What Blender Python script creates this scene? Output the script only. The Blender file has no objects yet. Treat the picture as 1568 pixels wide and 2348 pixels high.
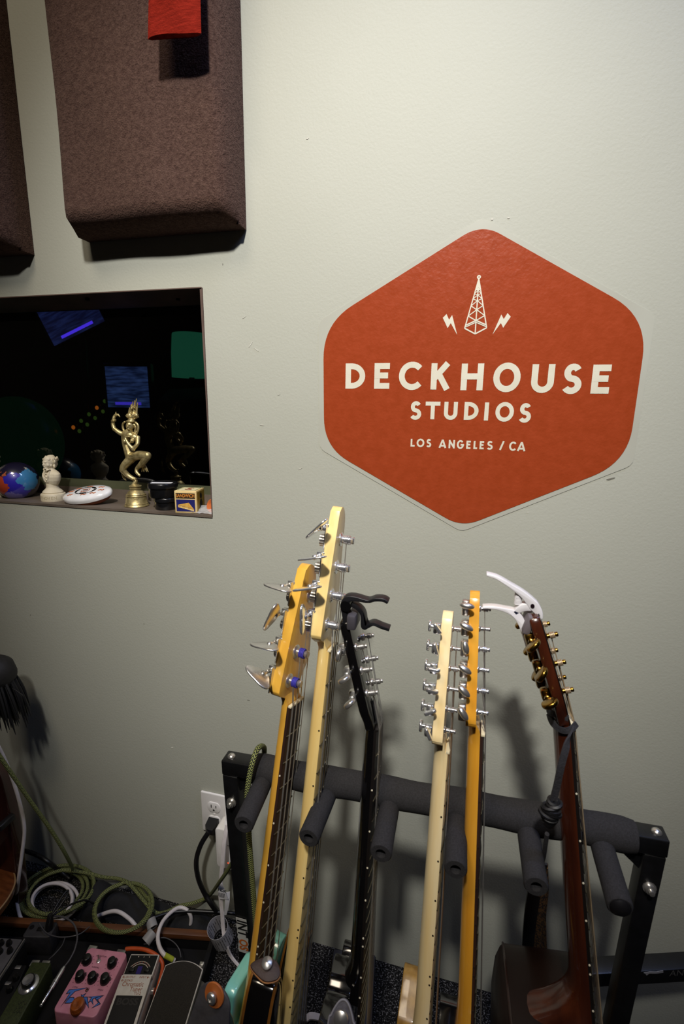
import bpy, bmesh, math, random
from mathutils import Vector, Matrix
random.seed(7)
PI = math.pi
C = bpy.context.scene.collection
scene = bpy.context.scene

# ------------------------------------------------------------------ camera
FPX, CX, CY = 1105.0, 784.0, 1174.0          # focal length and centre in pixels of a 1568 x 2348 frame
RW = ((0.9702053, 0.06328346, -0.23387366),   # rows: world X, Y, Z written in camera axes (right, down, forward)
      (0.24192962, -0.20082961, 0.94928264),
      (0.01310514, -0.97758001, -0.21015609))
CAM = Vector((0.0, -0.90, 1.29))
camd = bpy.data.cameras.new('camera')
camd.sensor_fit = 'HORIZONTAL'
camd.sensor_width = 36.0
camd.lens = 36.0 * FPX / 1568.0
camd.clip_start = 0.02
camd.dof.use_dof = True
camd.dof.focus_distance = 1.0
camd.dof.aperture_fstop = 9.0
cam = bpy.data.objects.new('camera', camd)
C.objects.link(cam)
cam.matrix_world = Matrix(((RW[0][0], -RW[0][1], -RW[0][2], CAM.x),
                           (RW[1][0], -RW[1][1], -RW[1][2], CAM.y),
                           (RW[2][0], -RW[2][1], -RW[2][2], CAM.z), (0, 0, 0, 1)))
scene.camera = cam

# ------------------------------------------------------------------ world, light levels, exposure
world = bpy.data.worlds.new('world')
scene.world = world
world.use_nodes = True
world.node_tree.nodes['Background'].inputs[0].default_value = (0.05, 0.05, 0.055, 1)
world.node_tree.nodes['Background'].inputs[1].default_value = 0.3
KEY_POS, KEY_AIM, KEY_W, KEY_ANGLE = Vector((-0.06, -1.66, 2.84)), Vector((-0.16, 0.0, 1.33)), 272.0, 50.5
FILL_POS, FILL_W = Vector((-0.70, -1.20, 2.90)), 14.0
BLUE_POS, BLUE_W = Vector((0.7, -0.36, 2.86)), 12.0
scene.view_settings.view_transform = 'Standard'
scene.view_settings.look = 'None'
scene.view_settings.exposure = 0.0
scene.view_settings.gamma = 1.0
scene.view_settings.use_curve_mapping = False

# ------------------------------------------------------------------ helpers: rays, names, colours
def ray(px, py):
    v = (px - CX, py - CY, FPX)
    return Vector([sum(RW[i][j] * v[j] for j in range(3)) for i in range(3)])
def at_y(px, py, y):
    r = ray(px, py); return CAM + r * ((y - CAM.y) / r.y)
def at_z(px, py, z):
    r = ray(px, py); return CAM + r * ((z - CAM.z) / r.z)
def at_x(px, py, x):
    r = ray(px, py); return CAM + r * ((x - CAM.x) / r.x)
def lin(c):
    if isinstance(c, str):
        c = [int(c[i:i + 2], 16) / 255 for i in (0, 2, 4)]
    return tuple((x / 12.92 if x <= 0.04045 else ((x + 0.055) / 1.055) ** 2.4) for x in c) + (1.0,)

MATS = {}
def mat(name, c, rough=0.5, metal=0.0, c2=None, scale=30.0, stretch=None, bump=0.0, bscale=300.0,
        coat=0.0, spec=0.5, emit=0.0, lo=0.35, hi=0.65, sheen=0.0, alpha=1.0, trans=0.0, rvar=0.0, detail=4.0):
    if name in MATS:
        return MATS[name]
    m = bpy.data.materials.new(name); m.use_nodes = True
    nt = m.node_tree; N = nt.nodes; L = nt.links
    p = N['Principled BSDF']
    p.inputs['Base Color'].default_value = lin(c)
    p.inputs['Roughness'].default_value = rough
    p.inputs['Metallic'].default_value = metal
    p.inputs['Specular IOR Level'].default_value = spec
    p.inputs['Coat Weight'].default_value = coat
    p.inputs['Coat Roughness'].default_value = 0.06
    p.inputs['Alpha'].default_value = alpha
    p.inputs['Transmission Weight'].default_value = trans
    if sheen:
        p.inputs['Sheen Weight'].default_value = sheen
        p.inputs['Sheen Roughness'].default_value = 0.6
    if emit:
        p.inputs['Emission Color'].default_value = lin(c)
        p.inputs['Emission Strength'].default_value = emit
    tc = N.new('ShaderNodeTexCoord')
    mp = N.new('ShaderNodeMapping'); L.new(tc.outputs['Object'], mp.inputs[0])
    if stretch: mp.inputs['Scale'].default_value = stretch
    no = N.new('ShaderNodeTexNoise'); no.inputs['Scale'].default_value = scale; no.inputs['Detail'].default_value = detail
    L.new(mp.outputs[0], no.inputs['Vector'])
    if c2 is None:
        k = lin(c); c2l = tuple(x * 0.86 for x in k[:3]) + (1,)
    else:
        c2l = lin(c2)
    cr = N.new('ShaderNodeValToRGB')
    cr.color_ramp.elements[0].position = lo; cr.color_ramp.elements[0].color = c2l
    cr.color_ramp.elements[1].position = hi; cr.color_ramp.elements[1].color = lin(c)
    L.new(no.outputs['Fac'], cr.inputs[0]); L.new(cr.outputs[0], p.inputs['Base Color'])
    if rvar:
        mr = N.new('ShaderNodeMapRange'); mr.inputs['To Min'].default_value = max(0.02, rough - rvar); mr.inputs['To Max'].default_value = rough + rvar
        L.new(no.outputs['Fac'], mr.inputs['Value']); L.new(mr.outputs[0], p.inputs['Roughness'])
    if bump:
        n2 = N.new('ShaderNodeTexNoise'); n2.inputs['Scale'].default_value = bscale; n2.inputs['Detail'].default_value = 3
        L.new(tc.outputs['Object'], n2.inputs['Vector'])
        b = N.new('ShaderNodeBump'); b.inputs['Strength'].default_value = bump; b.inputs['Distance'].default_value = 0.002
        L.new(n2.outputs['Fac'], b.inputs['Height']); L.new(b.outputs[0], p.inputs['Normal'])
    MATS[name] = m
    return m

def braid_mat(name, ca, cb, n_around=4.0, per_m=170.0):
    m = bpy.data.materials.new(name); m.use_nodes = True
    nt = m.node_tree; N = nt.nodes; L = nt.links; p = N['Principled BSDF']; p.inputs['Roughness'].default_value = 0.75
    tc = N.new('ShaderNodeTexCoord'); sp = N.new('ShaderNodeSeparateXYZ'); L.new(tc.outputs['UV'], sp.inputs[0])
    def mth(op, a, b=None):
        q = N.new('ShaderNodeMath'); q.operation = op
        for i, v in enumerate((a, b)):
            if v is None: continue
            if isinstance(v, (int, float)): q.inputs[i].default_value = v
            else: L.new(v, q.inputs[i])
        return q.outputs[0]
    zig = mth('PINGPONG', mth('MULTIPLY', sp.outputs[0], n_around), 0.5)
    ph = mth('FRACT', mth('ADD', mth('MULTIPLY', sp.outputs[1], per_m), mth('MULTIPLY', zig, 2.0)))
    f = mth('GREATER_THAN', ph, 0.62)
    mx = N.new('ShaderNodeMix'); mx.data_type = 'RGBA'
    mx.inputs['A'].default_value = lin(ca); mx.inputs['B'].default_value = lin(cb)
    L.new(f, mx.inputs['Factor']); L.new(mx.outputs['Result'], p.inputs['Base Color'])
    b = N.new('ShaderNodeBump'); b.inputs['Strength'].default_value = 0.5; b.inputs['Distance'].default_value = 0.0008
    L.new(ph, b.inputs['Height']); L.new(b.outputs[0], p.inputs['Normal'])
    MATS[name] = m
    return m

# ------------------------------------------------------------------ helpers: mesh building
def catmull(pts, per=8, closed=False):
    P = [Vector(p) for p in pts]; n = len(P); out = []
    rng = range(n) if closed else range(n - 1)
    for i in rng:
        if closed: a, b, c, d = P[(i - 1) % n], P[i], P[(i + 1) % n], P[(i + 2) % n]
        else: a, b, c, d = P[max(i - 1, 0)], P[i], P[i + 1], P[min(i + 2, n - 1)]
        for k in range(per):
            t = k / per
            out.append(0.5 * ((2 * b) + (c - a) * t + (2 * a - 5 * b + 4 * c - d) * t * t + (3 * b - a - 3 * c + d) * t ** 3))
    if not closed: out.append(P[-1].copy())
    return out

def basis(o, x, y, z):
    return Matrix(((x[0], y[0], z[0], o[0]), (x[1], y[1], z[1], o[1]), (x[2], y[2], z[2], o[2]), (0, 0, 0, 1)))
def along(o, d, up=(0, 0, 1)):
    """matrix whose z axis runs along d"""
    z = Vector(d).normalized(); u = Vector(up)
    if abs(z.dot(u)) > 0.98: u = Vector((1, 0, 0))
    x = u.cross(z).normalized(); y = z.cross(x)
    return basis(o, x, y, z)
def T(x, y, z): return Matrix.Translation((x, y, z))
def R(a, ax): return Matrix.Rotation(a, 4, ax)

class B:
    def __init__(s): s.v = []; s.f = []; s.uv = {}
    def add(s, vs, fs, M=None):
        n = len(s.v)
        for p in vs:
            p = Vector(p)
            s.v.append(M @ p if M is not None else p)
        base = len(s.f)
        for f in fs: s.f.append([i + n for i in f])
        return base
    def box(s, c, d, M=None, bev=0.0, seg=2):
        x, y, z = d[0] / 2, d[1] / 2, d[2] / 2
        vs = [(c[0] + i * x, c[1] + j * y, c[2] + k * z) for i in (-1, 1) for j in (-1, 1) for k in (-1, 1)]
        fs = [(0, 1, 3, 2), (4, 6, 7, 5), (0, 4, 5, 1), (2, 3, 7, 6), (0, 2, 6, 4), (1, 5, 7, 3)]
        if bev: vs, fs = bevelled(vs, fs, bev, seg)
        s.add(vs, fs, M); return s
    def prism(s, poly, h0, h1, M=None, bev=0.0, seg=2, ang=35):
        """poly in local xy, extruded along local z"""
        n = len(poly)
        a = sum(poly[i][0] * poly[(i + 1) % n][1] - poly[(i + 1) % n][0] * poly[i][1] for i in range(n))
        if a < 0: poly = list(reversed(poly))
        vs = [(p[0], p[1], h0) for p in poly] + [(p[0], p[1], h1) for p in poly]
        fs = [list(range(n - 1, -1, -1)), list(range(n, 2 * n))] + [(i, (i + 1) % n, n + (i + 1) % n, n + i) for i in range(n)]
        if bev: vs, fs = bevelled(vs, fs, bev, seg, ang)
        s.add(vs, fs, M); return s
    def sheet(s, poly, M=None, h=0.0):
        n = len(poly)
        a = sum(poly[i][0] * poly[(i + 1) % n][1] - poly[(i + 1) % n][0] * poly[i][1] for i in range(n))
        if a < 0: poly = list(reversed(poly))
        s.add([(p[0], p[1], h) for p in poly], [list(range(n))], M); return s
    def lathe(s, prof, M=None, n=20, sx=1.0, sy=1.0):
        vs = []; fs = []
        for r, h in prof:
            for k in range(n):
                a = 2 * PI * k / n; vs.append((r * math.cos(a) * sx, r * math.sin(a) * sy, h))
        m = len(prof)
        for i in range(m - 1):
            for k in range(n):
                fs.append((i * n + k, i * n + (k + 1) % n, (i + 1) * n + (k + 1) % n, (i + 1) * n + k))
        if prof[0][0] > 1e-6: fs.append(list(range(n - 1, -1, -1)))
        if prof[-1][0] > 1e-6: fs.append([(m - 1) * n + k for k in range(n)])
        s.add(vs, fs, M); return s
    def cyl(s, a, b, r, n=14, r2=None):
        a = Vector(a); b = Vector(b); d = b - a
        s.lathe([(r, 0), (r if r2 is None else r2, d.length)], along(a, d), n); return s
    def ell(s, c, r, M=None, nu=16, nv=10):
        prof = [(max(math.sin(PI * i / nv), 1e-5), -math.cos(PI * i / nv)) for i in range(nv + 1)]
        vs = []; fs = []
        for q, h in prof:
            for k in range(nu):
                a = 2 * PI * k / nu; vs.append((c[0] + r[0] * q * math.cos(a), c[1] + r[1] * q * math.sin(a), c[2] + r[2] * h))
        for i in range(nv):
            for k in range(nu):
                fs.append((i * nu + k, i * nu + (k + 1) % nu, (i + 1) * nu + (k + 1) % nu, (i + 1) * nu + k))
        s.add(vs, fs, M); return s
    def tube(s, pts, r, n=8, closed=False, cap=True, M=None, flat=1.0, up=None, tail_uv=True):
        P = [Vector(p) for p in pts]; m = len(P)
        rr = list(r) if isinstance(r, (list, tuple)) else [r] * m
        tang = []
        for i in range(m):
            if closed: t = P[(i + 1) % m] - P[i - 1]
            else: t = P[min(i + 1, m - 1)] - P[max(i - 1, 0)]
            if t.length < 1e-9: t = Vector((0, 0, 1))
            tang.append(t.normalized())
        u = Vector(up) if up is not None else (Vector((0, 0, 1)) if abs(tang[0].z) < 0.9 else Vector((1, 0, 0)))
        u = (u - tang[0] * u.dot(tang[0])).normalized()
        vs = []; fs = []; length = 0.0; vl = []
        for i in range(m):
            if i: length += (P[i] - P[i - 1]).length
            u = u - tang[i] * u.dot(tang[i])
            if u.length < 1e-6: u = tang[i].orthogonal()
            u.normalize(); w = tang[i].cross(u); vl.append(length)
            for k in range(n):
                a = 2 * PI * k / n
                vs.append(P[i] + (u * math.cos(a) * flat + w * math.sin(a)) * rr[i])
        base = len(s.f)
        rng = m if closed else m - 1
        for i in range(rng):
            j = (i + 1) % m
            for k in range(n):
                fs.append((i * n + k, i * n + (k + 1) % n, j * n + (k + 1) % n, j * n + k))
                l1 = vl[j] if j else vl[i] + (P[0] - P[-1]).length
                s.uv[base + len(fs) - 1] = [(k / n, vl[i]), ((k + 1) / n, vl[i]), ((k + 1) / n, l1), (k / n, l1)]
        if cap and not closed:
            fs.append(list(range(n - 1, -1, -1))); fs.append([(m - 1) * n + k for k in range(n)])
        s.add(vs, fs, M); return s
    def loft(s, rings, M=None, cap=True):
        n = len(rings[0]); vs = [p for r in rings for p in r]; fs = []
        for i in range(len(rings) - 1):
            for k in range(n):
                fs.append((i * n + k, i * n + (k + 1) % n, (i + 1) * n + (k + 1) % n, (i + 1) * n + k))
        if cap:
            fs.append(list(range(n - 1, -1, -1))); fs.append([(len(rings) - 1) * n + k for k in range(n)])
        s.add(vs, fs, M); return s
    def ribbon(s, pts, w, th, up, M=None):
        """flat strap: width w across, thickness th"""
        P = [Vector(p) for p in pts]; m = len(P); vs = []; fs = []
        for i in range(m):
            t = (P[min(i + 1, m - 1)] - P[max(i - 1, 0)]).normalized()
            nn = Vector(up(i / (m - 1))) if callable(up) else Vector(up)
            a = t.cross(nn).normalized(); nn = a.cross(t).normalized()
            ww = w(i / (m - 1)) if callable(w) else w
            vs += [P[i] + a * ww / 2 + nn * th / 2, P[i] - a * ww / 2 + nn * th / 2, P[i] - a * ww / 2 - nn * th / 2, P[i] + a * ww / 2 - nn * th / 2]
        for i in range(m - 1):
            for k in range(4): fs.append((i * 4 + k, i * 4 + (k + 1) % 4, i * 4 + 4 + (k + 1) % 4, i * 4 + 4 + k))
        fs += [(3, 2, 1, 0), tuple(range(4 * m - 4, 4 * m))]
        s.add(vs, fs, M); return s

def bevelled(vs, fs, w, seg=2, ang=35):
    bm = bmesh.new(); V = [bm.verts.new(v) for v in vs]
    for f in fs: bm.faces.new([V[i] for i in f])
    bm.normal_update()
    es = [e for e in bm.edges if len(e.link_faces) == 2 and e.calc_face_angle(0) > math.radians(ang)]
    bmesh.ops.bevel(bm, geom=es, offset=w, segments=seg, profile=0.5, affect='EDGES', clamp_overlap=True)
    bm.verts.index_update()
    o = [v.co.copy() for v in bm.verts], [[v.index for v in f.verts] for f in bm.faces]
    bm.free(); return o

FRAME = {}     # root object -> matrix that takes builder coordinates to the root's own
def mesh_from(b, name, smooth=45):
    me = bpy.data.meshes.new(name); me.from_pydata([tuple(v) for v in b.v], [], b.f); me.update()
    bm = bmesh.new(); bm.from_mesh(me); bmesh.ops.recalc_face_normals(bm, faces=bm.faces); 
    bm.to_mesh(me); bm.free()
    if b.uv:
        ul = me.uv_layers.new(name='UVMap')
        for fi, cs in b.uv.items():
            poly = me.polygons[fi]; vi = list(b.f[fi])
            mp = {vi[k]: cs[k] for k in range(len(vi))}
            for li in poly.loop_indices:
                ul.data[li].uv = mp[me.loops[li].vertex_index]
    if smooth:
        me.shade_smooth(); me.set_sharp_from_angle(angle=math.radians(smooth))
    return me
def props(o, label=None, cat=None, group=None, kind=None):
    if label: o['label'] = label
    if cat: o['category'] = cat
    if group: o['group'] = group
    if kind: o['kind'] = kind
    return o
def root_of(o):
    while o.parent: o = o.parent
    return o
def thing(name, label, cat, loc=(0, 0, 0), group=None, M=None, kind=None):
    o = bpy.data.objects.new(name, None); C.objects.link(o); o.empty_display_size = 0.02
    mw = M if M is not None else Matrix.Translation(loc)
    o.matrix_world = mw
    FRAME[o.name] = mw.inverted()
    return props(o, label, cat, group, kind)
def part(name, b, m, parent, label=None, kind=None, smooth=45, local=False):
    """b in world coordinates, or in the root's coordinates when local"""
    r = root_of(parent)
    if not local:
        F = FRAME[r.name]; b.v = [F @ Vector(v) for v in b.v]
    me = mesh_from(b, name, smooth)
    o = bpy.data.objects.new(name, me); C.objects.link(o); o.parent = parent
    me.materials.append(m)
    return props(o, label, None, None, kind)
def solo(name, b, m, label=None, cat=None, group=None, kind=None, smooth=45):
    xs = [v.x for v in b.v]; ys = [v.y for v in b.v]; zs = [v.z for v in b.v]
    o0 = Vector(((min(xs) + max(xs)) / 2, (min(ys) + max(ys)) / 2, min(zs)))
    b.v = [v - o0 for v in b.v]
    me = mesh_from(b, name, smooth); me.materials.append(m)
    o = bpy.data.objects.new(name, me); C.objects.link(o); o.location = o0
    FRAME[o.name] = Matrix.Translation(-o0)
    return props(o, label, cat, group, kind)
def copy_tree(o, parent=None):
    c = o.copy(); C.objects.link(c); c.parent = parent
    if parent is None: FRAME[c.name] = FRAME[o.name]
    for ch in list(o.children): copy_tree(ch, c)
    return c
def remeshed(b, voxel, smooth=2):
    me = mesh_from(b, 'tmp', 0); o = bpy.data.objects.new('tmp', me); C.objects.link(o)
    r = o.modifiers.new('r', 'REMESH'); r.mode = 'VOXEL'; r.voxel_size = voxel
    if smooth:
        q = o.modifiers.new('s', 'SMOOTH'); q.iterations = smooth; q.factor = 0.5
    dg = bpy.context.evaluated_depsgraph_get(); ev = o.evaluated_get(dg)
    m2 = ev.to_mesh(); nb = B(); nb.v = [v.co.copy() for v in m2.vertices]; nb.f = [list(p.vertices) for p in m2.polygons]
    ev.to_mesh_clear(); bpy.data.objects.remove(o); bpy.data.meshes.remove(me)
    return nb
def text(b, s, size, M, align='CENTER', bold=0.0, shear=0.0, sx=1.0, spacing=1.0):
    """flat lettering in local xy of M"""
    cu = bpy.data.curves.new('t', 'FONT'); cu.body = s; cu.size = size; cu.align_x = align; cu.align_y = 'CENTER'
    cu.offset = bold; cu.shear = shear; cu.resolution_u = 3; cu.space_character = spacing
    o = bpy.data.objects.new('t', cu); C.objects.link(o)
    dg = bpy.context.evaluated_depsgraph_get(); dg.update()
    ev = o.evaluated_get(dg); me = ev.to_mesh()
    b.add([(v.co.x * sx, v.co.y, v.co.z) for v in me.vertices], [list(p.vertices) for p in me.polygons], M)
    ev.to_mesh_clear(); bpy.data.objects.remove(o); bpy.data.curves.remove(cu)
    return b
def stroke(b, pts, w, M, closed=False, h=0.0):
    P = [Vector((p[0], p[1])) for p in pts]; n = len(P); vs = []; fs = []
    for i in range(n):
        p0 = P[i - 1] if (i or closed) else None; p1 = P[(i + 1) % n] if (i < n - 1 or closed) else None
        d0 = (P[i] - p0).normalized() if p0 is not None else None
        d1 = (p1 - P[i]).normalized() if p1 is not None else None
        if d0 is None: d0 = d1
        if d1 is None: d1 = d0
        n0 = Vector((-d0.y, d0.x)); n1 = Vector((-d1.y, d1.x)); mm = n0 + n1
        if mm.length < 1e-6: mm = n0
        mm.normalize(); k = min(1.0 / max(mm.dot(n0), 0.35), 2.5)
        for sgn in (1, -1):
            q = P[i] + mm * (w / 2 * k * sgn); vs.append((q.x, q.y, h))
    for i in range(n if closed else n - 1):
        j = (i + 1) % n; fs.append((2 * i, 2 * i + 1, 2 * j + 1, 2 * j))
    b.add(vs, fs, M); return b
def arc(cx, cy, rx, ry, a0, a1, n=14):
    return [(cx + rx * math.cos(math.radians(a0 + (a1 - a0) * i / n)), cy + ry * math.sin(math.radians(a0 + (a1 - a0) * i / n))) for i in range(n + 1)]
def rrect(w, h, r, n=5, cx=0.0, cy=0.0):
    o = []
    for sx, sy, a in ((1, 1, 0), (-1, 1, 90), (-1, -1, 180), (1, -1, 270)):
        o += arc(cx + sx * (w / 2 - r), cy + sy * (h / 2 - r), r, r, a, a + 90, n)
    return o
def round_poly(pts, rad, n=8):
    out = []; m = len(pts)
    for i in range(m):
        a, p, c = Vector(pts[i - 1]), Vector(pts[i]), Vector(pts[(i + 1) % m])
        r = rad[i] if isinstance(rad, (list, tuple)) else rad
        u = (a - p).normalized(); v = (c - p).normalized()
        p0 = p + u * r; p1 = p + v * r
        for k in range(n + 1):
            t = k / n; q = p0 * (1 - t) ** 2 + p * 2 * t * (1 - t) + p1 * t * t; out.append((q.x, q.y))
    return out
WALLM = basis((0, 0, 0), (1, 0, 0), (0, 0, 1), (0, -1, 0))      # local xy -> world xz, local z towards the room

# ================================================================== the setting
RX0, RX1, RY0, RH = -2.3, 2.0, -3.1, 3.0
WX0, WX1, WZ0, WZ1 = -1.75, -0.503, 1.062, 1.513      # window opening
WT = 0.15                                              # wall thickness
m_wall = mat('wall_paint', 'aeafa3', 0.62, c2='a8a99c', scale=2.2, bump=0.16, bscale=260, lo=0.3, hi=0.7, spec=0.35)
m_dark = mat('dark_wall', '3a3631', 0.9, scale=4)
m_ceil = mat('ceiling_paint', '8d8b84', 0.85, scale=4)

def carpet_mat():
    m = bpy.data.materials.new('carpet'); m.use_nodes = True
    nt = m.node_tree; N = nt.nodes; L = nt.links; p = N['Principled BSDF']; p.inputs['Roughness'].default_value = 1.0
    p.inputs['Specular IOR Level'].default_value = 0.1
    tc = N.new('ShaderNodeTexCoord'); v = N.new('ShaderNodeTexNoise'); v.inputs['Scale'].default_value = 330; v.inputs['Detail'].default_value = 5
    L.new(tc.outputs['Object'], v.inputs['Vector'])
    cr = N.new('ShaderNodeValToRGB'); e = cr.color_ramp.elements
    e[0].position = 0.42; e[0].color = lin('151413'); e[1].position = 0.68; e[1].color = lin('8a8784')
    k = cr.color_ramp.elements.new(0.55); k.color = lin('2a2928')
    L.new(v.outputs['Fac'], cr.inputs[0]); L.new(cr.outputs[0], p.inputs['Base Color'])
    b = N.new('ShaderNodeBump'); b.inputs['Strength'].default_value = 1.0; b.inputs['Distance'].default_value = 0.004
    L.new(v.outputs['Fac'], b.inputs['Height']); L.new(b.outputs[0], p.inputs['Normal'])
    return m
m_carpet = carpet_mat()

b = B()
# wall with a real opening: front and back face as rings of quads round the window, plus the reveal
xs = [RX0, WX0, WX1, RX1]; zs = [0, WZ0, WZ1, RH]
for y, flip in ((0.0, 0), (WT, 1)):
    vs = [(x, y, z) for z in zs for x in xs]
    fs = [(r * 4 + c, r * 4 + c + 1, r * 4 + c + 5, r * 4 + c + 4) for r in range(3) for c in range(3) if not (r == 1 and c == 1)]
    b.add(vs, fs)
b.add([(WX0, 0, WZ0), (WX1, 0, WZ0), (WX1, 0, WZ1), (WX0, 0, WZ1), (WX0, WT, WZ0), (WX1, WT, WZ0), (WX1, WT, WZ1), (WX0, WT, WZ1)],
      [(0, 1, 5, 4), (1, 2, 6, 5), (2, 3, 7, 6), (3, 0, 4, 7)])
solo('wall_back', b, m_wall, 'pale grey-green painted plaster wall with a window opening', None, None, 'structure', smooth=0)
solo('floor', B().box((-0.15, -1.5, -0.02), (RX1 - RX0 + 0.4, 3.4, 0.04)), m_carpet, 'dark speckled charcoal carpet floor', None, None, 'structure', 0)
solo('ceiling', B().box((-0.15, -1.5, RH + 0.02), (RX1 - RX0 + 0.4, 3.4, 0.04)), m_ceil, 'plain grey ceiling above the room', None, None, 'structure', 0)
solo('wall_left', B().box((RX0 - 0.03, -1.5, RH / 2), (0.06, 3.3, RH)), m_dark, 'dark side wall of the room', None, None, 'structure', 0)
solo('wall_right', B().box((RX1 + 0.03, -1.5, RH / 2), (0.06, 3.3, RH)), m_dark, 'dark opposite side wall of the room', None, None, 'structure', 0)
solo('wall_front', B().box((-0.15, RY0 - 0.03, RH / 2), (RX1 - RX0, 0.06, RH)), m_dark, 'dark wall behind the camera', None, None, 'structure', 0)

# chips and scuffs in the plaster
wall_back = bpy.data.objects['wall_back']
def flakes(name, spots, m):
    b = B()
    for px, py, w_, h_, a_ in spots:
        q = at_y(px, py, 0.0); rn = random.Random(px)
        ol = [(w_ / 2 * math.cos(t) * rn.uniform(0.6, 1.1), h_ / 2 * math.sin(t) * rn.uniform(0.6, 1.1)) for t in [2 * PI * k / 9 for k in range(9)]]
        b.prism(ol, 0.0001, 0.0007, T(q.x, 0, q.z) @ WALLM @ R(a_, 'Z'))
    part(name, b, m, wall_back, kind='stuff', smooth=0)
flakes('plaster_chips', [(1128, 503, .005, .004, .3), (1166, 500, .004, .002, 0), (1440, 1056, .009, .006, 1.2), (1441, 1050, .003, .007, .2), (1345, 1098, .016, .002, .4), (1372, 1086, .010, .002, .4), (395, 1714, .007, .002, .1), (600, 975, .010, .0012, -.1),
                         (575, 790, .016, .0012, .9), (588, 802, .012, .0012, -.6), (560, 728, .009, .001, .5), (640, 905, .007, .001, .2), (688, 1075, .010, .001, .4), (1210, 1175, .005, .001, 0), (180, 1310, .004, .003, 0), (705, 318, .005, .002, .2)], mat('plaster_chip', 'cdcabe', 0.8))
flakes('dark_scuffs', [(511, 606, .002, .004, 0), (1372, 1090, .030, .006, .45), (1400, 1098, .018, .003, .3), (540, 1752, .006, .002, 0), (570, 1605, .008, .001, .1), (70, 1410, .001, .004, 0), (330, 1430, .004, .001, 0)], mat('dark_scuff', '77756a', 0.8))

# ---- control-room window: pane, dark trim, sill
m_trim = mat('dark_brown_trim', '64524a', 0.45, c2='52423a', scale=14, bump=0.1, bscale=120, coat=0.1)
m_sill = mat('sill_paint', '6d6257', 0.5, c2='574c42', scale=9, bump=0.1, bscale=150)
m_strip = mat('olive_strip', '53563f', 0.5, c2='41432f', scale=12)
def glass_mat():
    m = bpy.data.materials.new('tinted_glass'); m.use_nodes = True
    nt = m.node_tree; N = nt.nodes; L = nt.links; N.clear()
    o = N.new('ShaderNodeOutputMaterial'); mx = N.new('ShaderNodeMixShader'); t = N.new('ShaderNodeBsdfTransparent'); g = N.new('ShaderNodeBsdfGlossy')
    t.inputs[0].default_value = (0.55, 0.58, 0.62, 1); g.inputs['Roughness'].default_value = 0.015; g.inputs[0].default_value = (1, 1, 1, 1)
    fr = N.new('ShaderNodeFresnel'); fr.inputs[0].default_value = 1.62
    ns = N.new('ShaderNodeTexNoise'); ns.inputs['Scale'].default_value = 1.5
    mr = N.new('ShaderNodeMath'); mr.operation = 'MULTIPLY_ADD'; L.new(ns.outputs['Fac'], mr.inputs[0]); mr.inputs[1].default_value = 0.02
    ge_ = N.new('ShaderNodeNewGeometry'); iv = N.new('ShaderNodeMath'); iv.operation = 'SUBTRACT'; iv.inputs[0].default_value = 1.0; L.new(ge_.outputs['Backfacing'], iv.inputs[1])
    ml = N.new('ShaderNodeMath'); ml.operation = 'MULTIPLY'; L.new(fr.outputs[0], mr.inputs[2]); L.new(mr.outputs[0], ml.inputs[0]); L.new(iv.outputs[0], ml.inputs[1]); L.new(ml.outputs[0], mx.inputs[0])
    L.new(t.outputs[0], mx.inputs[1]); L.new(g.outputs[0], mx.inputs[2]); L.new(mx.outputs[0], o.inputs[0])
    return m
win = thing('window_1', 'dark control-room window set deep in the wall', None, ((WX0 + WX1) / 2, 0.06, WZ0), kind='structure')
part('glass_pane', B().box(((WX0 + WX1) / 2, 0.124, (WZ0 + WZ1) / 2), (WX1 - WX0, 0.006, WZ1 - WZ0)), glass_mat(), win, 'dark reflective glass', smooth=0)
b = B()
prof = [(-0.003, 0.001), (0.118, 0.001), (0.118, -0.0055), (0.100, -0.0050), (0.0, -0.0012), (-0.003, -0.001)]
b.loft([[(x, p[0], WZ1 + p[1]) for p in prof] for x in (WX0, WX1 - 0.002)])
tr = part('top_trim', b, m_trim, win, 'dark brown painted wooden trim', smooth=30)
for px in (200, 408):
    q = at_z(px, 684, WZ1 - 0.003)
    part('screw', B().cyl(q + Vector((0, 0, -0.004)), q + Vector((0, 0, 0.003)), 0.0045, 12), mat('screw_dark', '241c17', 0.5, 0.6), tr)
b = B(); b.loft([[(WX1 - 0.006, -0.001, WZ1), (WX1 - 0.0005, -0.001, WZ1), (WX1 - 0.0005, 0.11, WZ1), (WX1 - 0.03, 0.11, WZ1)],
                 [(WX1 - 0.003, -0.001, WZ0 + 0.2), (WX1 - 0.0005, -0.001, WZ0 + 0.2), (WX1 - 0.0005, 0.11, WZ0 + 0.2), (WX1 - 0.012, 0.11, WZ0 + 0.2)],
                 [(WX1 - 0.002, -0.001, WZ0), (WX1 - 0.0005, -0.001, WZ0), (WX1 - 0.0005, 0.11, WZ0), (WX1 - 0.006, 0.11, WZ0)]])
part('side_trim', b, m_trim, win)
part('window_sill', B().box(((WX0 + WX1) / 2, 0.058, WZ0 + 0.0005), (WX1 - WX0 - 0.001, 0.120, 0.005)), m_sill, win, 'brown painted sill', smooth=0)
part('bottom_rail', B().box(((WX0 + WX1) / 2, 0.1165, WZ0 + 0.013), (WX1 - WX0 - 0.001, 0.007, 0.022)), m_sill, win, smooth=0)
part('bottom_strip', B().box(((WX0 + WX1) / 2, 0.1178, WZ0 + 0.034), (WX1 - WX0 - 0.001, 0.005, 0.02)), m_strip, win, 'olive strip under the glass', smooth=0)
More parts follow.
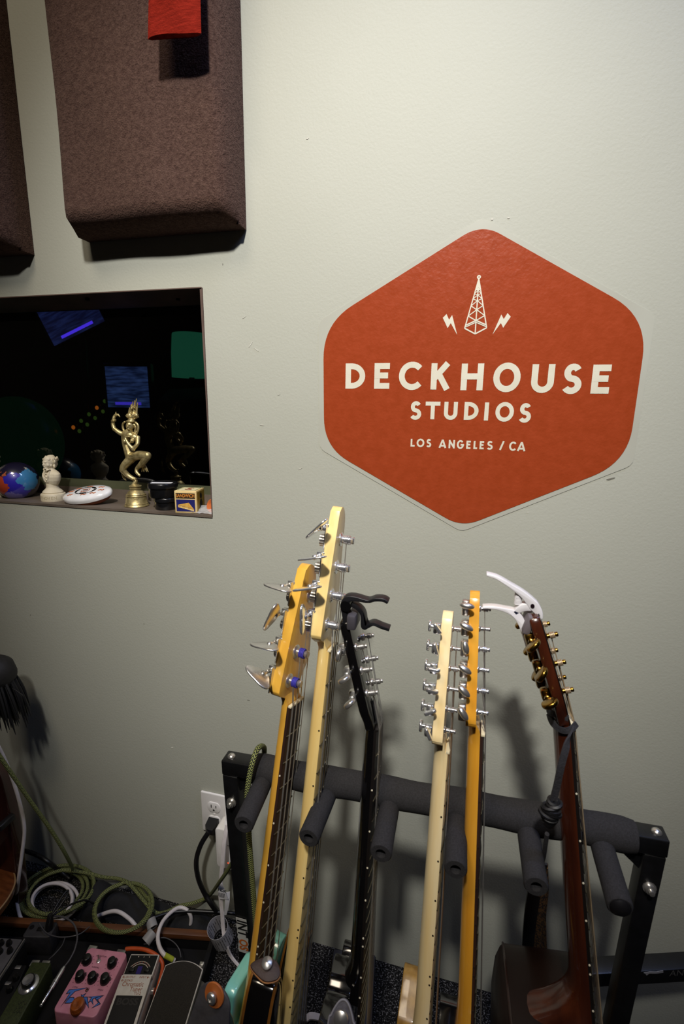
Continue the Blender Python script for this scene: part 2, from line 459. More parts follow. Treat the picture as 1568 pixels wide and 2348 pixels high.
# chipped paint along the sill's front edge
b = B()
rnd = random.Random(3)
for i in range(46):
    x = WX1 - rnd.random() * 0.62; w = 0.004 + rnd.random() * 0.016
    b.box((x, -0.0008, WZ0 + 0.0005 + rnd.uniform(-0.0012, 0.001)), (w, 0.0016, 0.0016 + rnd.random() * 0.0014))
part('paint_chips', b, mat('paint_chip', 'd9d6c8', 0.7), win, kind='stuff', smooth=0)

# ---- the dark control room on the other side of the glass
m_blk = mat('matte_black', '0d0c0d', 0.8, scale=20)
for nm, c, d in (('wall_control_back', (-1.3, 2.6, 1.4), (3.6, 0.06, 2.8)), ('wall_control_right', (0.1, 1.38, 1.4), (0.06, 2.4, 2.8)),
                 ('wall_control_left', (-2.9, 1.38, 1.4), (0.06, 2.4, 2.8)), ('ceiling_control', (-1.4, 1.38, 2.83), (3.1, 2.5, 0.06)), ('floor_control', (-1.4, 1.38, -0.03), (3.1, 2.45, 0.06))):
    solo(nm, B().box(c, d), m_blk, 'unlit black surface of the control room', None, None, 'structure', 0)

m_brown_felt = None
def felt_mat():
    m = bpy.data.materials.new('brown_felt'); m.use_nodes = True
    nt = m.node_tree; N = nt.nodes; L = nt.links; p = N['Principled BSDF']; p.inputs['Roughness'].default_value = 1.0
    p.inputs['Specular IOR Level'].default_value = 0.05; p.inputs['Sheen Weight'].default_value = 0.25; p.inputs['Sheen Roughness'].default_value = 0.5
    p.inputs['Sheen Tint'].default_value = lin('a08a80')
    tc = N.new('ShaderNodeTexCoord'); a = N.new('ShaderNodeTexNoise'); a.inputs['Scale'].default_value = 420; a.inputs['Detail'].default_value = 5
    c = N.new('ShaderNodeTexNoise'); c.inputs['Scale'].default_value = 150; c.inputs['Detail'].default_value = 6
    L.new(tc.outputs['Object'], a.inputs['Vector']); L.new(tc.outputs['Object'], c.inputs['Vector'])
    ad = N.new('ShaderNodeMath'); ad.operation = 'ADD'; L.new(a.outputs['Fac'], ad.inputs[0]); L.new(c.outputs['Fac'], ad.inputs[1])
    cr = N.new('ShaderNodeValToRGB'); e = cr.color_ramp.elements; e[0].position = 0.36; e[1].position = 0.64
    hv = N.new('ShaderNodeMath'); hv.operation = 'MULTIPLY'; L.new(ad.outputs[0], hv.inputs[0]); hv.inputs[1].default_value = 0.5
    e[0].color = lin('3d2c27'); e[1].color = lin('58443c')
    L.new(hv.outputs[0], cr.inputs[0]); L.new(cr.outputs[0], p.inputs['Base Color'])
    bu = N.new('ShaderNodeBump'); bu.inputs['Strength'].default_value = 0.8; bu.inputs['Distance'].default_value = 0.003
    L.new(ad.outputs[0], bu.inputs['Height']); L.new(bu.outputs[0], p.inputs['Normal'])
    return m
m_felt = felt_mat()
def acoustic_panel(x0, x1, z0, z1, th, label):
    # pillowy fabric-wrapped slab: rounded front edges, soft lower corners
    nx, nz = 22, 34; vs = []; fs = []
    def prof(t): return 1 - (1 - min(t, 1.0)) ** 3.0
    rings = []
    for j in range(nz + 1):
        for i in range(nx + 1):
            x = x0 + (x1 - x0) * i / nx; z = z0 + (z1 - z0) * j / nz
            dx = min(x - x0, x1 - x) / 0.022; dz = min(z - z0, z1 - z) / 0.026
            k = prof(max(dx, 0)) * prof(max(dz, 0))
            # concentrate vertices near the rim
            y = -th * (0.42 + 0.58 * k) + 0.0022 * math.sin(x * 31 + z * 17) * k
            vs.append((x, y, z))
    # re-space rows so that the rounding is well resolved
    def sp(n, a, c, e):
        u = [k / n for k in range(n + 1)]
        return [a + (c - a) * (q if e == 0 else (0.5 - 0.5 * math.cos(PI * q)) * 0.7 + q * 0.3) for q in u]
    X = sp(nx, x0, x1, 1); Z = sp(nz, z0, z1, 1); vs = []
    for z in Z:
        for x in X:
            k = prof(min(x - x0, x1 - x) / 0.024) * prof(min(z - z0, z1 - z) / 0.030)
            vs.append((x, -th * (0.40 + 0.60 * k) + 0.002 * math.sin(x * 31 + z * 17) * k, z))
    w = nx + 1
    for j in range(nz):
        for i in range(nx): fs.append((j * w + i, j * w + i + 1, (j + 1) * w + i + 1, (j + 1) * w + i))
    rim = [i for i in range(w)] + [j * w + nx for j in range(1, nz + 1)] + [nz * w + i for i in range(nx - 1, -1, -1)] + [j * w for j in range(nz - 1, 0, -1)]
    n0 = len(vs)
    for q in rim: vs.append((vs[q][0], -0.001, vs[q][2]))
    for k in range(len(rim)):
        k2 = (k + 1) % len(rim); fs.append((rim[k], n0 + k, n0 + k2, rim[k2]))
    fs.append([n0 + k for k in range(len(rim))])
    b = B(); b.add(vs, fs)
    return solo('felt_baffle', b, m_felt, label, 'acoustic baffle', 'brown felt panels on the wall', smooth=50)
acoustic_panel(-0.748, -0.409, 1.607, 2.45, 0.075, 'brown felt acoustic panel with red cloth hanging in front')
acoustic_panel(-1.26, -0.884, 1.592, 2.45, 0.075, 'brown felt acoustic panel cut off by the left edge')

# ---- hanging red knit
m_red = mat('red_knit', '7c2015', 0.95, c2='63160d', scale=500, stretch=(0.15, 0.15, 1.0), bump=0.6, bscale=420, spec=0.05)
b = B(); vs = []; fs = []; nx, nz = 20, 40
def clothp(u, v, side):
    z = 1.842 + v * 0.60; cx = -0.4665 + 0.004 * math.sin(v * 5); hw = 0.0455 - 0.003 * math.sin(min(v * 9, PI)) 
    x = cx + (u - 0.5) * 2 * hw
    y = -0.118 + 0.004 * math.sin(u * 7 + v * 9) * min(1, v * 8 + 0.2) - side * (0.0030 + 0.002 * (1 if v < 0.035 else 0.4)) * math.sqrt(max(0.0, 1 - (2 * u - 1) ** 4))
    z += 0.002 * math.sin(u * 6.0) * (1 - v) - 0.004 * (u - 0.5)
    return (x, y, z)
rings = []
for j in range(nz + 1):
    v = (j / nz) ** 1.6
    rings.append([clothp(i / nx, v, 1) for i in range(nx + 1)] + [clothp(i / nx, v, -1) for i in range(nx - 1, 0, -1)])
b.loft(rings)
b.v = [Vector(v) for v in b.v]
solo('knit_scarf', b, m_red, 'red ribbed knit scarf end hanging in front of brown panel', 'scarf', smooth=60)

# ---- the wall decal
m_vinyl = mat('red_vinyl', '993f20', 0.30, c2='923b1c', scale=60, bump=0.22, bscale=170, spec=0.2, rvar=0.05)
m_film = mat('clear_film', 'b3b4a8', 0.25, c2='adada1', scale=8, spec=0.5)
m_cream = mat('cream_print', 'd6d2c0', 0.4, c2='cfcab6', scale=30, spec=0.4)
HEX = [(0.0078, 1.5885), (0.2713, 1.4365), (0.2697, 1.2079), (0.0079, 1.077), (-0.2585, 1.217), (-0.2615, 1.441)]
hc = (0.006, 1.33)
hexo = [(hc[0] + (p[0] - hc[0]) * 1.035, hc[1] + (p[1] - hc[1]) * 1.035) for p in HEX]
decal = thing('wall_decal', 'large red hexagonal vinyl decal with radio tower and cream lettering', 'decal', (hc[0], 0, 1.07))
b = B().prism(round_poly(hexo, 0.012, 3), 0.0003, 0.0009, WALLM); part('clear_border', b, m_film, decal, 'clear film margin', smooth=0)
b = B().prism(round_poly(HEX, [0.034, 0.062, 0.058, 0.034, 0.055, 0.062], 10), 0.0005, 0.0015, WALLM); part('vinyl_sheet', b, m_vinyl, decal, smooth=0)
HL = 0.0018
def glyph(ch, x0, x1, z0, z1, t):
    w, h = x1 - x0, z1 - z0; L = []; hh = t / 2
    if ch == 'D':
        r = (h - t) / 2; rx = min(r * 1.15, w - t)
        L = [[(hh, 0), (hh, h)], [(hh, h - hh), (w - hh - rx, h - hh)] + arc(w - hh - rx, h / 2, rx, r, 90, -90)[1:] + [(hh, hh)]]
    elif ch == 'E':
        L = [[(hh, 0), (hh, h)], [(0, h - hh), (w, h - hh)], [(0, hh), (w, hh)], [(0, h * 0.52), (w * 0.9, h * 0.52)]]
    elif ch in 'CG':
        rx, r = w * 0.56 - hh, (h - t) / 2
        L = [arc(rx + hh, h / 2, rx, r, 42, 318, 26)]
        if ch == 'G': L = [arc(w * 0.5, h / 2, w * 0.5 - hh, r, 42, 360, 26), [(w, h * 0.46), (w * 0.52, h * 0.46)]]
    elif ch == 'K':
        L = [[(hh, 0), (hh, h)], [(hh, h * 0.40), (w - t * 0.55, h)], [(w * 0.42, h * 0.56), (w - t * 0.5, 0)]]
    elif ch == 'H':
        L = [[(hh, 0), (hh, h)], [(w - hh, 0), (w - hh, h)], [(0, h * 0.52), (w, h * 0.52)]]
    elif ch == 'O':
        L = ['c', arc(w / 2, h / 2, (w - t) / 2, (h - t) / 2, 0, 360, 32)[:-1]]
    elif ch == 'U':
        r = (w - t) / 2
        L = [[(hh, h)] + arc(w / 2, r + hh, r, r, 180, 360, 16) + [(w - hh, h)]]
    elif ch == 'S':
        ru = (h - t) * 0.245; cu = h - hh - ru; rl = (h - t - 2 * ru) / 2; cl = hh + rl
        L = [arc(w * 0.5, cu, w * 0.44 - hh, ru, 28, 250, 16) + arc(w * 0.47, cl, w * 0.50 - hh, rl, 70, -150, 18)]
    elif ch == 'T':
        L = [[(w / 2, 0), (w / 2, h)], [(0, h - hh), (w, h - hh)]]
    elif ch == 'I':
        L = [[(w / 2, 0), (w / 2, h)]]
    elif ch == 'L':
        L = [[(hh, 0), (hh, h)], [(0, hh), (w, hh)]]
    elif ch == 'A':
        L = [[(hh * 0.9, 0), (w / 2, h)], [(w / 2, h), (w - hh * 0.9, 0)], [(w * 0.22, h * 0.27), (w * 0.78, h * 0.27)]]
    elif ch == 'N':
        L = [[(hh, 0), (hh, h)], [(w - hh, 0), (w - hh, h)], [(hh, h - t * 0.6), (w - hh, t * 0.6)]]
    elif ch == '/':
        L = [[(hh, 0), (w - hh, h)]]
    b = B(); closed = False
    for i, pl in enumerate(L):
        if pl == 'c': closed = True; continue
        stroke(b, [(x0 + p[0], z0 + p[1]) for p in pl], t, WALLM, closed, HL + i * 0.00004)
    return b
ROWS = [(0.0103, [('D', -0.218, -0.181, 1.326, 1.371), ('E', -0.164, -0.136, 1.326, 1.371), ('C', -0.119, -0.077, 1.324, 1.373), ('K', -0.062, -0.028, 1.325, 1.370), ('H', -0.01, 0.0275, 1.324, 1.369), ('O', 0.044, 0.0885, 1.321, 1.370), ('U', 0.106, 0.142, 1.320, 1.367), ('S', 0.155, 0.186, 1.3185, 1.3675), ('E', 0.200, 0.2275, 1.3195, 1.3655)]),
        (0.0070, [('S', -0.0965, -0.0755, 1.2715, 1.3045), ('T', -0.069, -0.043, 1.273, 1.304), ('U', -0.036, -0.0125, 1.2725, 1.304), ('D', -0.001, 0.0235, 1.273, 1.304), ('I', 0.0335, 0.0405, 1.2725, 1.3035), ('O', 0.052, 0.0825, 1.271, 1.3045), ('S', 0.091, 0.1115, 1.270, 1.303)]),
        (0.0031, [('L', -0.093, -0.0855, 1.223, 1.237), ('O', -0.082, -0.068, 1.2225, 1.2378), ('S', -0.0645, -0.0552, 1.2225, 1.2378), ('A', -0.042, -0.0285, 1.2222, 1.2370), ('N', -0.0245, -0.0135, 1.222, 1.237), ('G', -0.010, 0.0025, 1.2215, 1.2372), ('E', 0.0065, 0.014, 1.222, 1.2365), ('L', 0.019, 0.0255, 1.222, 1.2365), ('E', 0.0295, 0.0368, 1.222, 1.2365), ('S', 0.042, 0.0523, 1.2215, 1.2372), ('/', 0.063, 0.0715, 1.2218, 1.2375), ('C', 0.0795, 0.0915, 1.221, 1.2370), ('A', 0.093, 0.107, 1.221, 1.2365)])]
for t, row in ROWS:
    for a in row: part('letter', glyph(*a, t), m_cream, decal, smooth=0)
b = B(); tw = 0.0017
lay = [HL]
def S_(p, q, w=tw): lay[0] += 0.00001; stroke(b, [p, q], w, WALLM, False, lay[0])
stroke(b, arc(0.0088, 1.5075, 0.0021, 0.0021, 0, 360, 16)[:-1], 0.0022, WALLM, True, HL)
top, bl, br, bc = (0.0088, 1.505), (-0.0092, 1.427), (0.0270, 1.427), (0.0088, 1.4175)
S_(top, bl, 0.0019); S_(top, br, 0.0019); S_(bl, bc, 0.0022); S_(br, bc, 0.0022); S_((0.0088, 1.490), bc, 0.0019)
def ed(s, z): k = (1.505 - z) / (1.505 - 1.427); return (0.0088 + (-0.018 if s < 0 else 0.0182) * k, z)
node = [1.4390, 1.4562, 1.4705, 1.4795, 1.4868, 1.4925]; side = [1.4465, 1.4625, 1.4735, 1.4815, 1.4885]
for s in (-1, 1):
    for i, z in enumerate(node):
        if i < len(side): S_((0.0088, z), ed(s, side[i]), 0.0017 - i * 0.00015)
        if i: S_((0.0088, z), ed(s, side[i - 1]), 0.0017 - i * 0.00015)
    S_((0.0088, 1.4392), ed(s, 1.4315), 0.0021); S_((0.0088, 1.4362), ed(s, 1.4285), 0.0016)
b.sheet([ed(-1, 1.487), ed(1, 1.487), top], WALLM, HL)
part('tower_emblem', b, m_cream, decal, 'cream radio tower drawing', smooth=0)
for pts in (((-0.047, 1.445), (-0.041, 1.451), (-0.0362, 1.4415), (-0.0315, 1.449), (-0.0210, 1.4165), (-0.0330, 1.4360), (-0.0378, 1.428)),
            ((0.0645, 1.4435), (0.059, 1.4495), (0.0537, 1.440), (0.0492, 1.4475), (0.0375, 1.4162), (0.0495, 1.4340), (0.0538, 1.4262))):
    part('lightning_bolt', B().sheet(list(pts), WALLM, HL), m_cream, decal, smooth=0)

# ================================================================== guitars
m_chrome = mat('chrome', 'f2f2f4', 0.18, 0.9, scale=40)
m_nickel = mat('nickel', 'dcd9d3', 0.28, 0.9, scale=40)
m_gold = mat('gold_hardware', 'b08a3c', 0.22, 1.0, c2='8a6828', scale=60)
m_bone = mat('bone_nut', 'e9dcb6', 0.5)
m_blackplastic = mat('black_plastic', '1a191b', 0.35, scale=40)
m_string = mat('steel_string', 'b8b5af', 0.35, 0.8, scale=200)
m_bronze = mat('bronze_string', 'cdb592', 0.35, 0.6, scale=200)
m_fret = mat('fret_wire', '8f8672', 0.4, 1.0)
m_silk = mat('blue_silk', '3d38a8', 0.7, c2='2c2888', scale=300)
m_maple_amber = mat('amber_maple', 'e8b54a', 0.28, c2='d99f38', scale=9, stretch=(6, 6, 0.6), coat=0.4)
m_maple_pale = mat('pale_maple', 'f3d68e', 0.3, c2='e8c476', scale=9, stretch=(6, 6, 0.6), coat=0.35)
m_maple_cream = mat('cream_maple', 'f5e2b4', 0.34, c2='ebcf94', scale=9, stretch=(6, 6, 0.6), coat=0.3)
m_maple_honey = mat('honey_maple', 'e5a83a', 0.25, c2='d59228', scale=9, stretch=(6, 6, 0.6), coat=0.5)
m_mahogany = mat('mahogany', '4a2110', 0.22, c2='32140a', scale=10, stretch=(6, 6, 0.5), coat=0.6)
m_mahog_body = mat('mahogany_body', '1e0e09', 0.45, c2='150905', scale=8, stretch=(1, 1, 5), coat=0.08, spec=0.2)
m_rose = mat('rosewood', '3a2318', 0.5, c2='251510', scale=16, stretch=(8, 8, 0.6))
m_ebony = mat('ebony', '15110f', 0.4)
m_gloss_black = mat('gloss_black', '0b0a0b', 0.12, coat=0.8)
m_seafoam = mat('seafoam_paint', '8ad2c4', 0.25, c2='82cabc', scale=6, coat=0.7)
m_ash = mat('natural_ash', 'a8833e', 0.35, c2='86632a', scale=14, stretch=(6, 6, 0.8), coat=0.35)
m_dotb = mat('dark_dot', '241a12', 0.5)
m_dotw = mat('pearl_dot', 'e8dfc4', 0.4)

def burst_mat():
    m = bpy.data.materials.new('sunburst'); m.use_nodes = True
    nt = m.node_tree; N = nt.nodes; L = nt.links; p = N['Principled BSDF']
    p.inputs['Roughness'].default_value = 0.15; p.inputs['Coat Weight'].default_value = 0.9
    a = N.new('ShaderNodeAttribute'); a.attribute_name = 'edge'
    cr = N.new('ShaderNodeValToRGB'); e = cr.color_ramp.elements
    e[0].position = 0.0; e[0].color = lin('0a0809'); e[1].position = 1.0; e[1].color = lin('a86a22')
    k = e.new(0.6); k.color = lin('1c0d08')
    L.new(a.outputs['Fac'], cr.inputs[0]); L.new(cr.outputs[0], p.inputs['Base Color'])
    return m

CAMV = CAM
def gframe(nut, twelfth, wn, w12, yaw):
    a = Vector(nut); c = Vector(twelfth)
    z = (a - c).normalized(); x = Vector((1, 0, 0)); x = (x - z * x.dot(z)).normalized(); y = z.cross(x)
    cs, sn = math.cos(yaw), math.sin(yaw); x, y = x * cs - y * sn, x * sn + y * cs
    o = a + y * wn
    z = (a + y * wn - c - y * w12).normalized(); x = (x - z * x.dot(z)).normalized(); y = z.cross(x)
    return basis(o, x, y, z)
def fretz(L, n): return -L * (1 - 2 ** (-n / 12))
YZ = basis((0, 0, 0), (0, 1, 0), (0, 0, 1), (1, 0, 0))       # local xy -> guitar (y, z), extruded along guitar x

def neck_ring(z, w, top, depth, sq=2.2, n=12):
    r = [(top, -w, z)]
    for k in range(n + 1):
        a = PI * k / n
        cs, sn = math.cos(a), math.sin(a)
        r.append((top - (depth - 0.0) * abs(sn) ** (2 / sq) if sn > 1e-9 else top - 0.0001, -w * (abs(cs) ** (2 / sq)) * (1 if cs > 0 else -1), z))
    r.append((top, w, z))
    return r

def build_neck(g, L, wn, w12, ft, d0, d1, zheel, zend, m_neck, heel_d, top_blend=None, heel_sq=3.0, label=None):
    """d = depth from fretboard surface to the back"""
    rings = []
    def ww(z): return wn + (w12 - wn) * (z / fretz(L, 12))
    if top_blend:
        for q, (z, w, t, dd) in enumerate(top_blend): rings.append(neck_ring(z, w, t, dd, 2.9 - 0.6 * q / (len(top_blend) - 1)))
    N = 18
    for i in range(N + 1):
        z = 0.0 + (zheel) * i / N
        rings.append(neck_ring(z, ww(z), -ft, d0 + (d1 - d0) * i / N - ft, 2.2))
    H = 8
    for i in range(1, H + 1):
        k = i / H; z = zheel + (zend - zheel) * k; s = k * k * (3 - 2 * k)
        s2 = s if heel_d < 0.05 else k ** 3.6
        rings.append(neck_ring(z, min(ww(z), w12 * 1.1), -ft, d1 + (heel_d - d1) * s2 - ft, 2.2 + (heel_sq - 2.2) * s))
    return part('neck', B().loft(rings), m_neck, g, label, local=True, smooth=50)

def build_board(g, L, wn, w12, ft, nfr, zend, m_b, dot, maple=False):
    def ww(z): return wn + (w12 - wn) * (z / fretz(L, 12))
    b = B()
    rings = []
    for i in range(21):
        z = zend * i / 20; w = ww(z); rings.append([(-ft, -w, z), (-0.0012, -w, z), (0.0, -w * 0.8, z), (0.0012, 0, z), (0.0, w * 0.8, z), (-0.0012, w, z), (-ft, w, z)])
    b.loft(rings)
    fb = part('fretboard', b, m_b, g, local=True, smooth=30)
    b = B()
    for n in range(1, nfr + 1):
        z = fretz(L, n); w = ww(z)
        b.tube([(-0.0004, -w, z), (0.0008, -w * 0.5, z), (0.0014, 0, z), (0.0008, w * 0.5, z), (-0.0004, w, z)], 0.0010, 6)
    part('frets', b, m_fret, fb, kind='stuff', local=True)
    b = B()
    for n in (3, 5, 7, 9, 12, 15, 17, 19, 21):
        if n > nfr: continue
        zc = (fretz(L, n) + fretz(L, n - 1)) / 2; w = ww(zc)
        for dz in ((-0.006, 0.006) if n == 12 else (0,)):
            b.lathe([(0.0, 0.0006), (0.0013, 0.0005), (0.0013, -0.001)], along((-ft * 0.75 if maple else -ft * 0.55, -w, zc + dz), (0, -1, 0)), 8)
    part('side_dots', b, dot, fb, kind='stuff', local=True)
    b = B().box((-0.0010, 0, 0.0016), (0.0050, wn * 2 + 0.0008, 0.0034), bev=0.0005)
    part('nut', b, m_ebony if m_b is m_ebony and L < 0.64 else m_bone, g, 'nut at the top of the fretboard', local=True)
    return fb

def clover(r):
    """outline of a clover-leaf bass key, stem at the origin, growing along +x"""
    pts = []
    for k in range(36):
        a = 2 * PI * k / 36
        q = r * (1 + 0.13 * math.cos(3 * a + PI))
        pts.append((0.62 * r + q * math.cos(a) * 0.78, q * math.sin(a) * 1.12))
    return pts

def paddle(b, base, d, roll, r, th):
    d = Vector(d).normalized(); n0 = Vector((1, 0, 0)); n0 = (n0 - d * n0.dot(d)).normalized(); s0 = d.cross(n0)
    n = n0 * math.cos(roll) + s0 * math.sin(roll); s = n.cross(d)
    b.prism(clover(r), -th / 2, th / 2, basis(base, d, s, n), bev=th * 0.4, seg=2)

def tuner_post(g, p, d, h, r, m, wraps=None, ferrule=0.008):
    """p on the head face, d outwards"""
    b = B(); M = along(p, d)
    b.lathe([(ferrule, 0), (ferrule, 0.0012), (ferrule * 0.72, 0.0028), (r, 0.003), (r, h * 0.45), (r * 0.8, h * 0.6), (r * 0.86, h * 0.8), (r, h * 0.92), (r * 0.8, h), (0, h)], M, 14)
    po = part('tuning_post', b, m, g, local=True)
    if wraps:
        b = B()
        for k in range(4):
            zc = h * (0.36 + 0.1 * k); pts = [M @ Vector(((r + 0.0006) * math.cos(a), (r + 0.0006) * math.sin(a), zc + 0.0006 * a / PI)) for a in [2 * PI * j / 14 for j in range(15)]]
            b.tube(pts, 0.0011 if wraps is m_silk else 0.0007, 6, cap=True)
        part('string_wrap', b, wraps, po, local=True)
    return po

def strings(g, n, L, wn, w12, ends, r0, r1, m, nutx=0.0026, spread=0.84, bz=None, bh=0.012):
    bz = -L if bz is None else bz
    for i in range(n):
        k = i / (n - 1) * 2 - 1
        b = B(); q = Vector((nutx, k * wn * spread, 0.003)); e = Vector((bh, k * (wn + (w12 - wn) * 2) * spread, bz))
        b.tube([Vector(ends[i]), q], r0 + (r1 - r0) * i / (n - 1), 5)
        b.tube([q, e], r0 + (r1 - r0) * i / (n - 1), 5)
        part('string', b, m, g, local=True)

def body_part(g, outline, xf, xb, m, bev, name='body', per=6, burst=False):
    pts = catmull([(p[0], p[1], 0) for p in outline], per, True)
    b = B().prism([(p.x, p.y) for p in pts], xb, xf, YZ, bev=bev, seg=4, ang=50)
    o = part(name, b, m, g, local=True, smooth=60)
    return o

def shift_root(M, off): return M @ T(0, 0, off)

def new_guitar(name, label, cat, spec, off):
    M = gframe(*spec)
    g = thing(name, label, cat, M=M @ T(0, 0, off))
    g['off'] = off
    FRAME[g.name] = (M @ T(0, 0, off)).inverted()
    return g, M
# parts of guitars are written in nut coordinates: move them to the root's own (its base lies at z = off)
_part = part
def gp_shift(b, g):
    off = root_of(g).get('off', 0.0)
    if off: b.v = [Vector((v[0], v[1], v[2] - off)) for v in b.v]
def part(name, b, m, parent, label=None, kind=None, smooth=45, local=False):
    if local: gp_shift(b, parent)
    return _part(name, b, m, parent, label, kind, smooth, local)

BASS_HEAD = [(-0.016, 0.010), (-0.0215, 0.0125), (-0.029, 0.0165), (-0.037, 0.020), (-0.0415, 0.026), (-0.0405, 0.034), (-0.030, 0.085), (-0.006, 0.192), (-0.002, 0.201),
             (0.008, 0.208), (0.020, 0.206), (0.030, 0.197), (0.035, 0.182), (0.036, 0.150), (0.038, 0.115), (0.042, 0.085), (0.043, 0.062), (0.037, 0.047), (0.027, 0.036), (0.021, 0.022), (0.016, 0.012)]
def edge_y(z): return -0.0405 + (z - 0.034) * (0.0345 / 0.158)

def fender_head(g, outline, hx, ht, m, per=3, bev=0.0022):
    sm = catmull([(p[0], p[1], 0) for p in outline], per, False)
    b = B().prism([(p.x, p.y) for p in sm], -hx - ht, -hx, YZ, bev=bev, seg=3, ang=50)
    return part('headstock', b, m, g, local=True, smooth=60)

def bass_tuner(g, pz, py, hx, ht, rolls, r, m, i):
    ey = edge_y(pz + 0.019)
    b = B(); xb = -hx - ht
    b.box((xb - 0.001, (py + ey) / 2 - 0.002, pz + 0.004), (0.002, abs(py - ey) + 0.014, 0.036), bev=0.0008)
    t = part('tuner_plate', b, m, g, local=True)
    b = B(); n = 18
    prof = [(0.0085 + (0.0007 if k % 2 else 0), k) for k in range(n * 2)]
    poly = [(q * math.cos(PI * k / n), q * math.sin(PI * k / n)) for q, k in prof]
    b.prism(poly, 0.002, 0.0125, along((xb, ey + 0.0125, pz - 0.003), (-1, 0, 0)))
    part('gear', b, m_nickel, t, local=True)
    b = B(); sz = pz + 0.017; sx = xb - 0.0065
    b.cyl((sx, py + 0.004, sz), (sx, ey - 0.012, sz), 0.0032, 10)
    b.box((sx + 0.002, ey + 0.004, sz), (0.012, 0.009, 0.011), bev=0.001)
    b.cyl((sx, ey - 0.010, sz), (sx, ey - 0.022, sz), 0.0026, 10, 0.0036)
    b.ell((sx, ey - 0.022, sz), (0.0042, 0.0042, 0.0042), None, 10, 6)
    part('shaft', b, m, t, local=True)
    b = B(); paddle(b, (sx, ey - 0.020, sz), (0, -1, 0), rolls, r, 0.0026)
    part('key', b, m, t, 'clover-leaf tuning key', local=True)

def bass(name, label, spec, L, m_neck, m_board, dot, body, m_body, rolls, key_r, m_hw, silk, maple, bb, bev=0.008, bodyx=(-0.010, -0.052)):
    wn, w12 = spec[2], spec[3]
    off = min(p[1] for p in body)
    g, M = new_guitar(name, label, 'bass guitar', spec, off)
    ft, hx, ht = 0.005, 0.0095, 0.0145
    blend = [(0.030, 0.024, -hx - 0.002, ht - 0.002), (0.018, 0.0215, -hx - 0.0005, ht - 0.001), (0.008, 0.0198, -0.0075, 0.0165), (0.003, 0.0195, -ft, 0.0175)]
    build_neck(g, L, wn, w12, ft, 0.0215, 0.0235, fretz(L, 13.2), fretz(L, 20.2) - 0.07, m_neck, 0.031, blend)
    fb = build_board(g, L, wn, w12, ft, 20, fretz(L, 20.6), m_board, dot, maple)
    fender_head(g, BASS_HEAD, hx, ht, m_neck)
    ends = []
    for i in range(4):
        pz = 0.038 + i * 0.0405; py = -0.0165 + i * 0.0118
        tuner_post(g, (-hx, py, pz), (1, 0, 0), 0.021, 0.0060, m_hw, silk, 0.0105)
        bass_tuner(g, pz, py, hx, ht, rolls[i], key_r, m_hw, i)
        ends.append((-hx + 0.010, py - 0.005, pz))
    strings(g, 4, L, wn, w12, ends, 0.0012, 0.0007, m_string)
    body_part(g, body, bodyx[0], bodyx[1], m_body, bev)
    part('bridge', B().box((-0.004, 0, -L - 0.01), (0.012, 0.07, 0.045), bev=0.002), m_chrome, g, local=True)
    return g, M

BODY_B = [(0.031, -0.612), (0.046, -0.600), (0.070, -0.566), (0.096, -0.540), (0.114, -0.546), (0.120, -0.580), (0.117, -0.63), (0.124, -0.69), (0.148, -0.77), (0.155, -0.85), (0.125, -0.93), (0.06, -0.952),
          (-0.04, -0.950), (-0.115, -0.92), (-0.150, -0.85), (-0.146, -0.77), (-0.122, -0.69), (-0.112, -0.62), (-0.113, -0.545), (-0.106, -0.490), (-0.092, -0.452), (-0.076, -0.444), (-0.060, -0.468), (-0.050, -0.525), (-0.036, -0.578), (-0.031, -0.60)]
BODY_A = [(0.031, -0.500), (0.044, -0.484), (0.060, -0.458), (0.078, -0.446), (0.096, -0.454), (0.106, -0.490), (0.106, -0.56), (0.118, -0.63), (0.142, -0.71), (0.146, -0.79), (0.115, -0.86), (0.05, -0.880),
          (-0.04, -0.880), (-0.110, -0.85), (-0.145, -0.78), (-0.140, -0.70), (-0.120, -0.62), (-0.114, -0.55), (-0.116, -0.48), (-0.112, -0.430), (-0.098, -0.408), (-0.082, -0.412), (-0.064, -0.440), (-0.048, -0.480), (-0.034, -0.505), (-0.031, -0.52)]
SPEC_A = ((-.2197, -.3086, .8615), (-.2457, -.381, .4998), .0205, .0265, 0.17)
SPEC_B = ((-.1661, -.288, .948), (-.185, -.3701, .5372), .0200, .0265, 0.0)
ga, MA = bass('bass_guitar', 'seafoam green bass with amber neck and dark fretboard, leftmost in the stand', SPEC_A, 0.762, m_maple_amber, m_rose, m_dotw, BODY_A, m_seafoam,
              (1.05, 1.60, 2.8, 1.5), 0.0190, m_nickel, m_silk, False, None)
gb, MB = bass('bass_guitar', 'tallest bass with pale maple neck and black sunburst body', SPEC_B, 0.864, m_maple_pale, m_maple_pale, m_dotb, BODY_B, m_gloss_black,
              (0.1, 1.85, 1.82, 2.4), 0.0178, m_chrome, m_chrome, True, None, bev=0.012)
b = B().prism([(-0.030, -0.53), (-0.029, -0.458), (-0.020, -0.452), (0.03, -0.447), (0.05, -0.46), (0.05, -0.53)], -0.052, -0.0315, YZ, bev=0.004, seg=3)
part('neck_plate_tongue', b, m_seafoam, ga, local=True)
# honey edge line of the sunburst: the bound top and back edges
b = B()
pts = catmull([(p[0], p[1], 0) for p in BODY_B], 6, True)
for x in (-0.0098, -0.0522):
    b.tube([(x + (0.003 if x < -0.03 else -0.003), p.x * 0.985, p.y * 0.998 + 0.0) for p in pts], 0.0022, 6, closed=True)
part('body_edge', b, mat('honey_edge', '8a5a22', 0.25, c2='5e3914', scale=20, coat=0.6), gb, 'honey-coloured body edge', local=True)

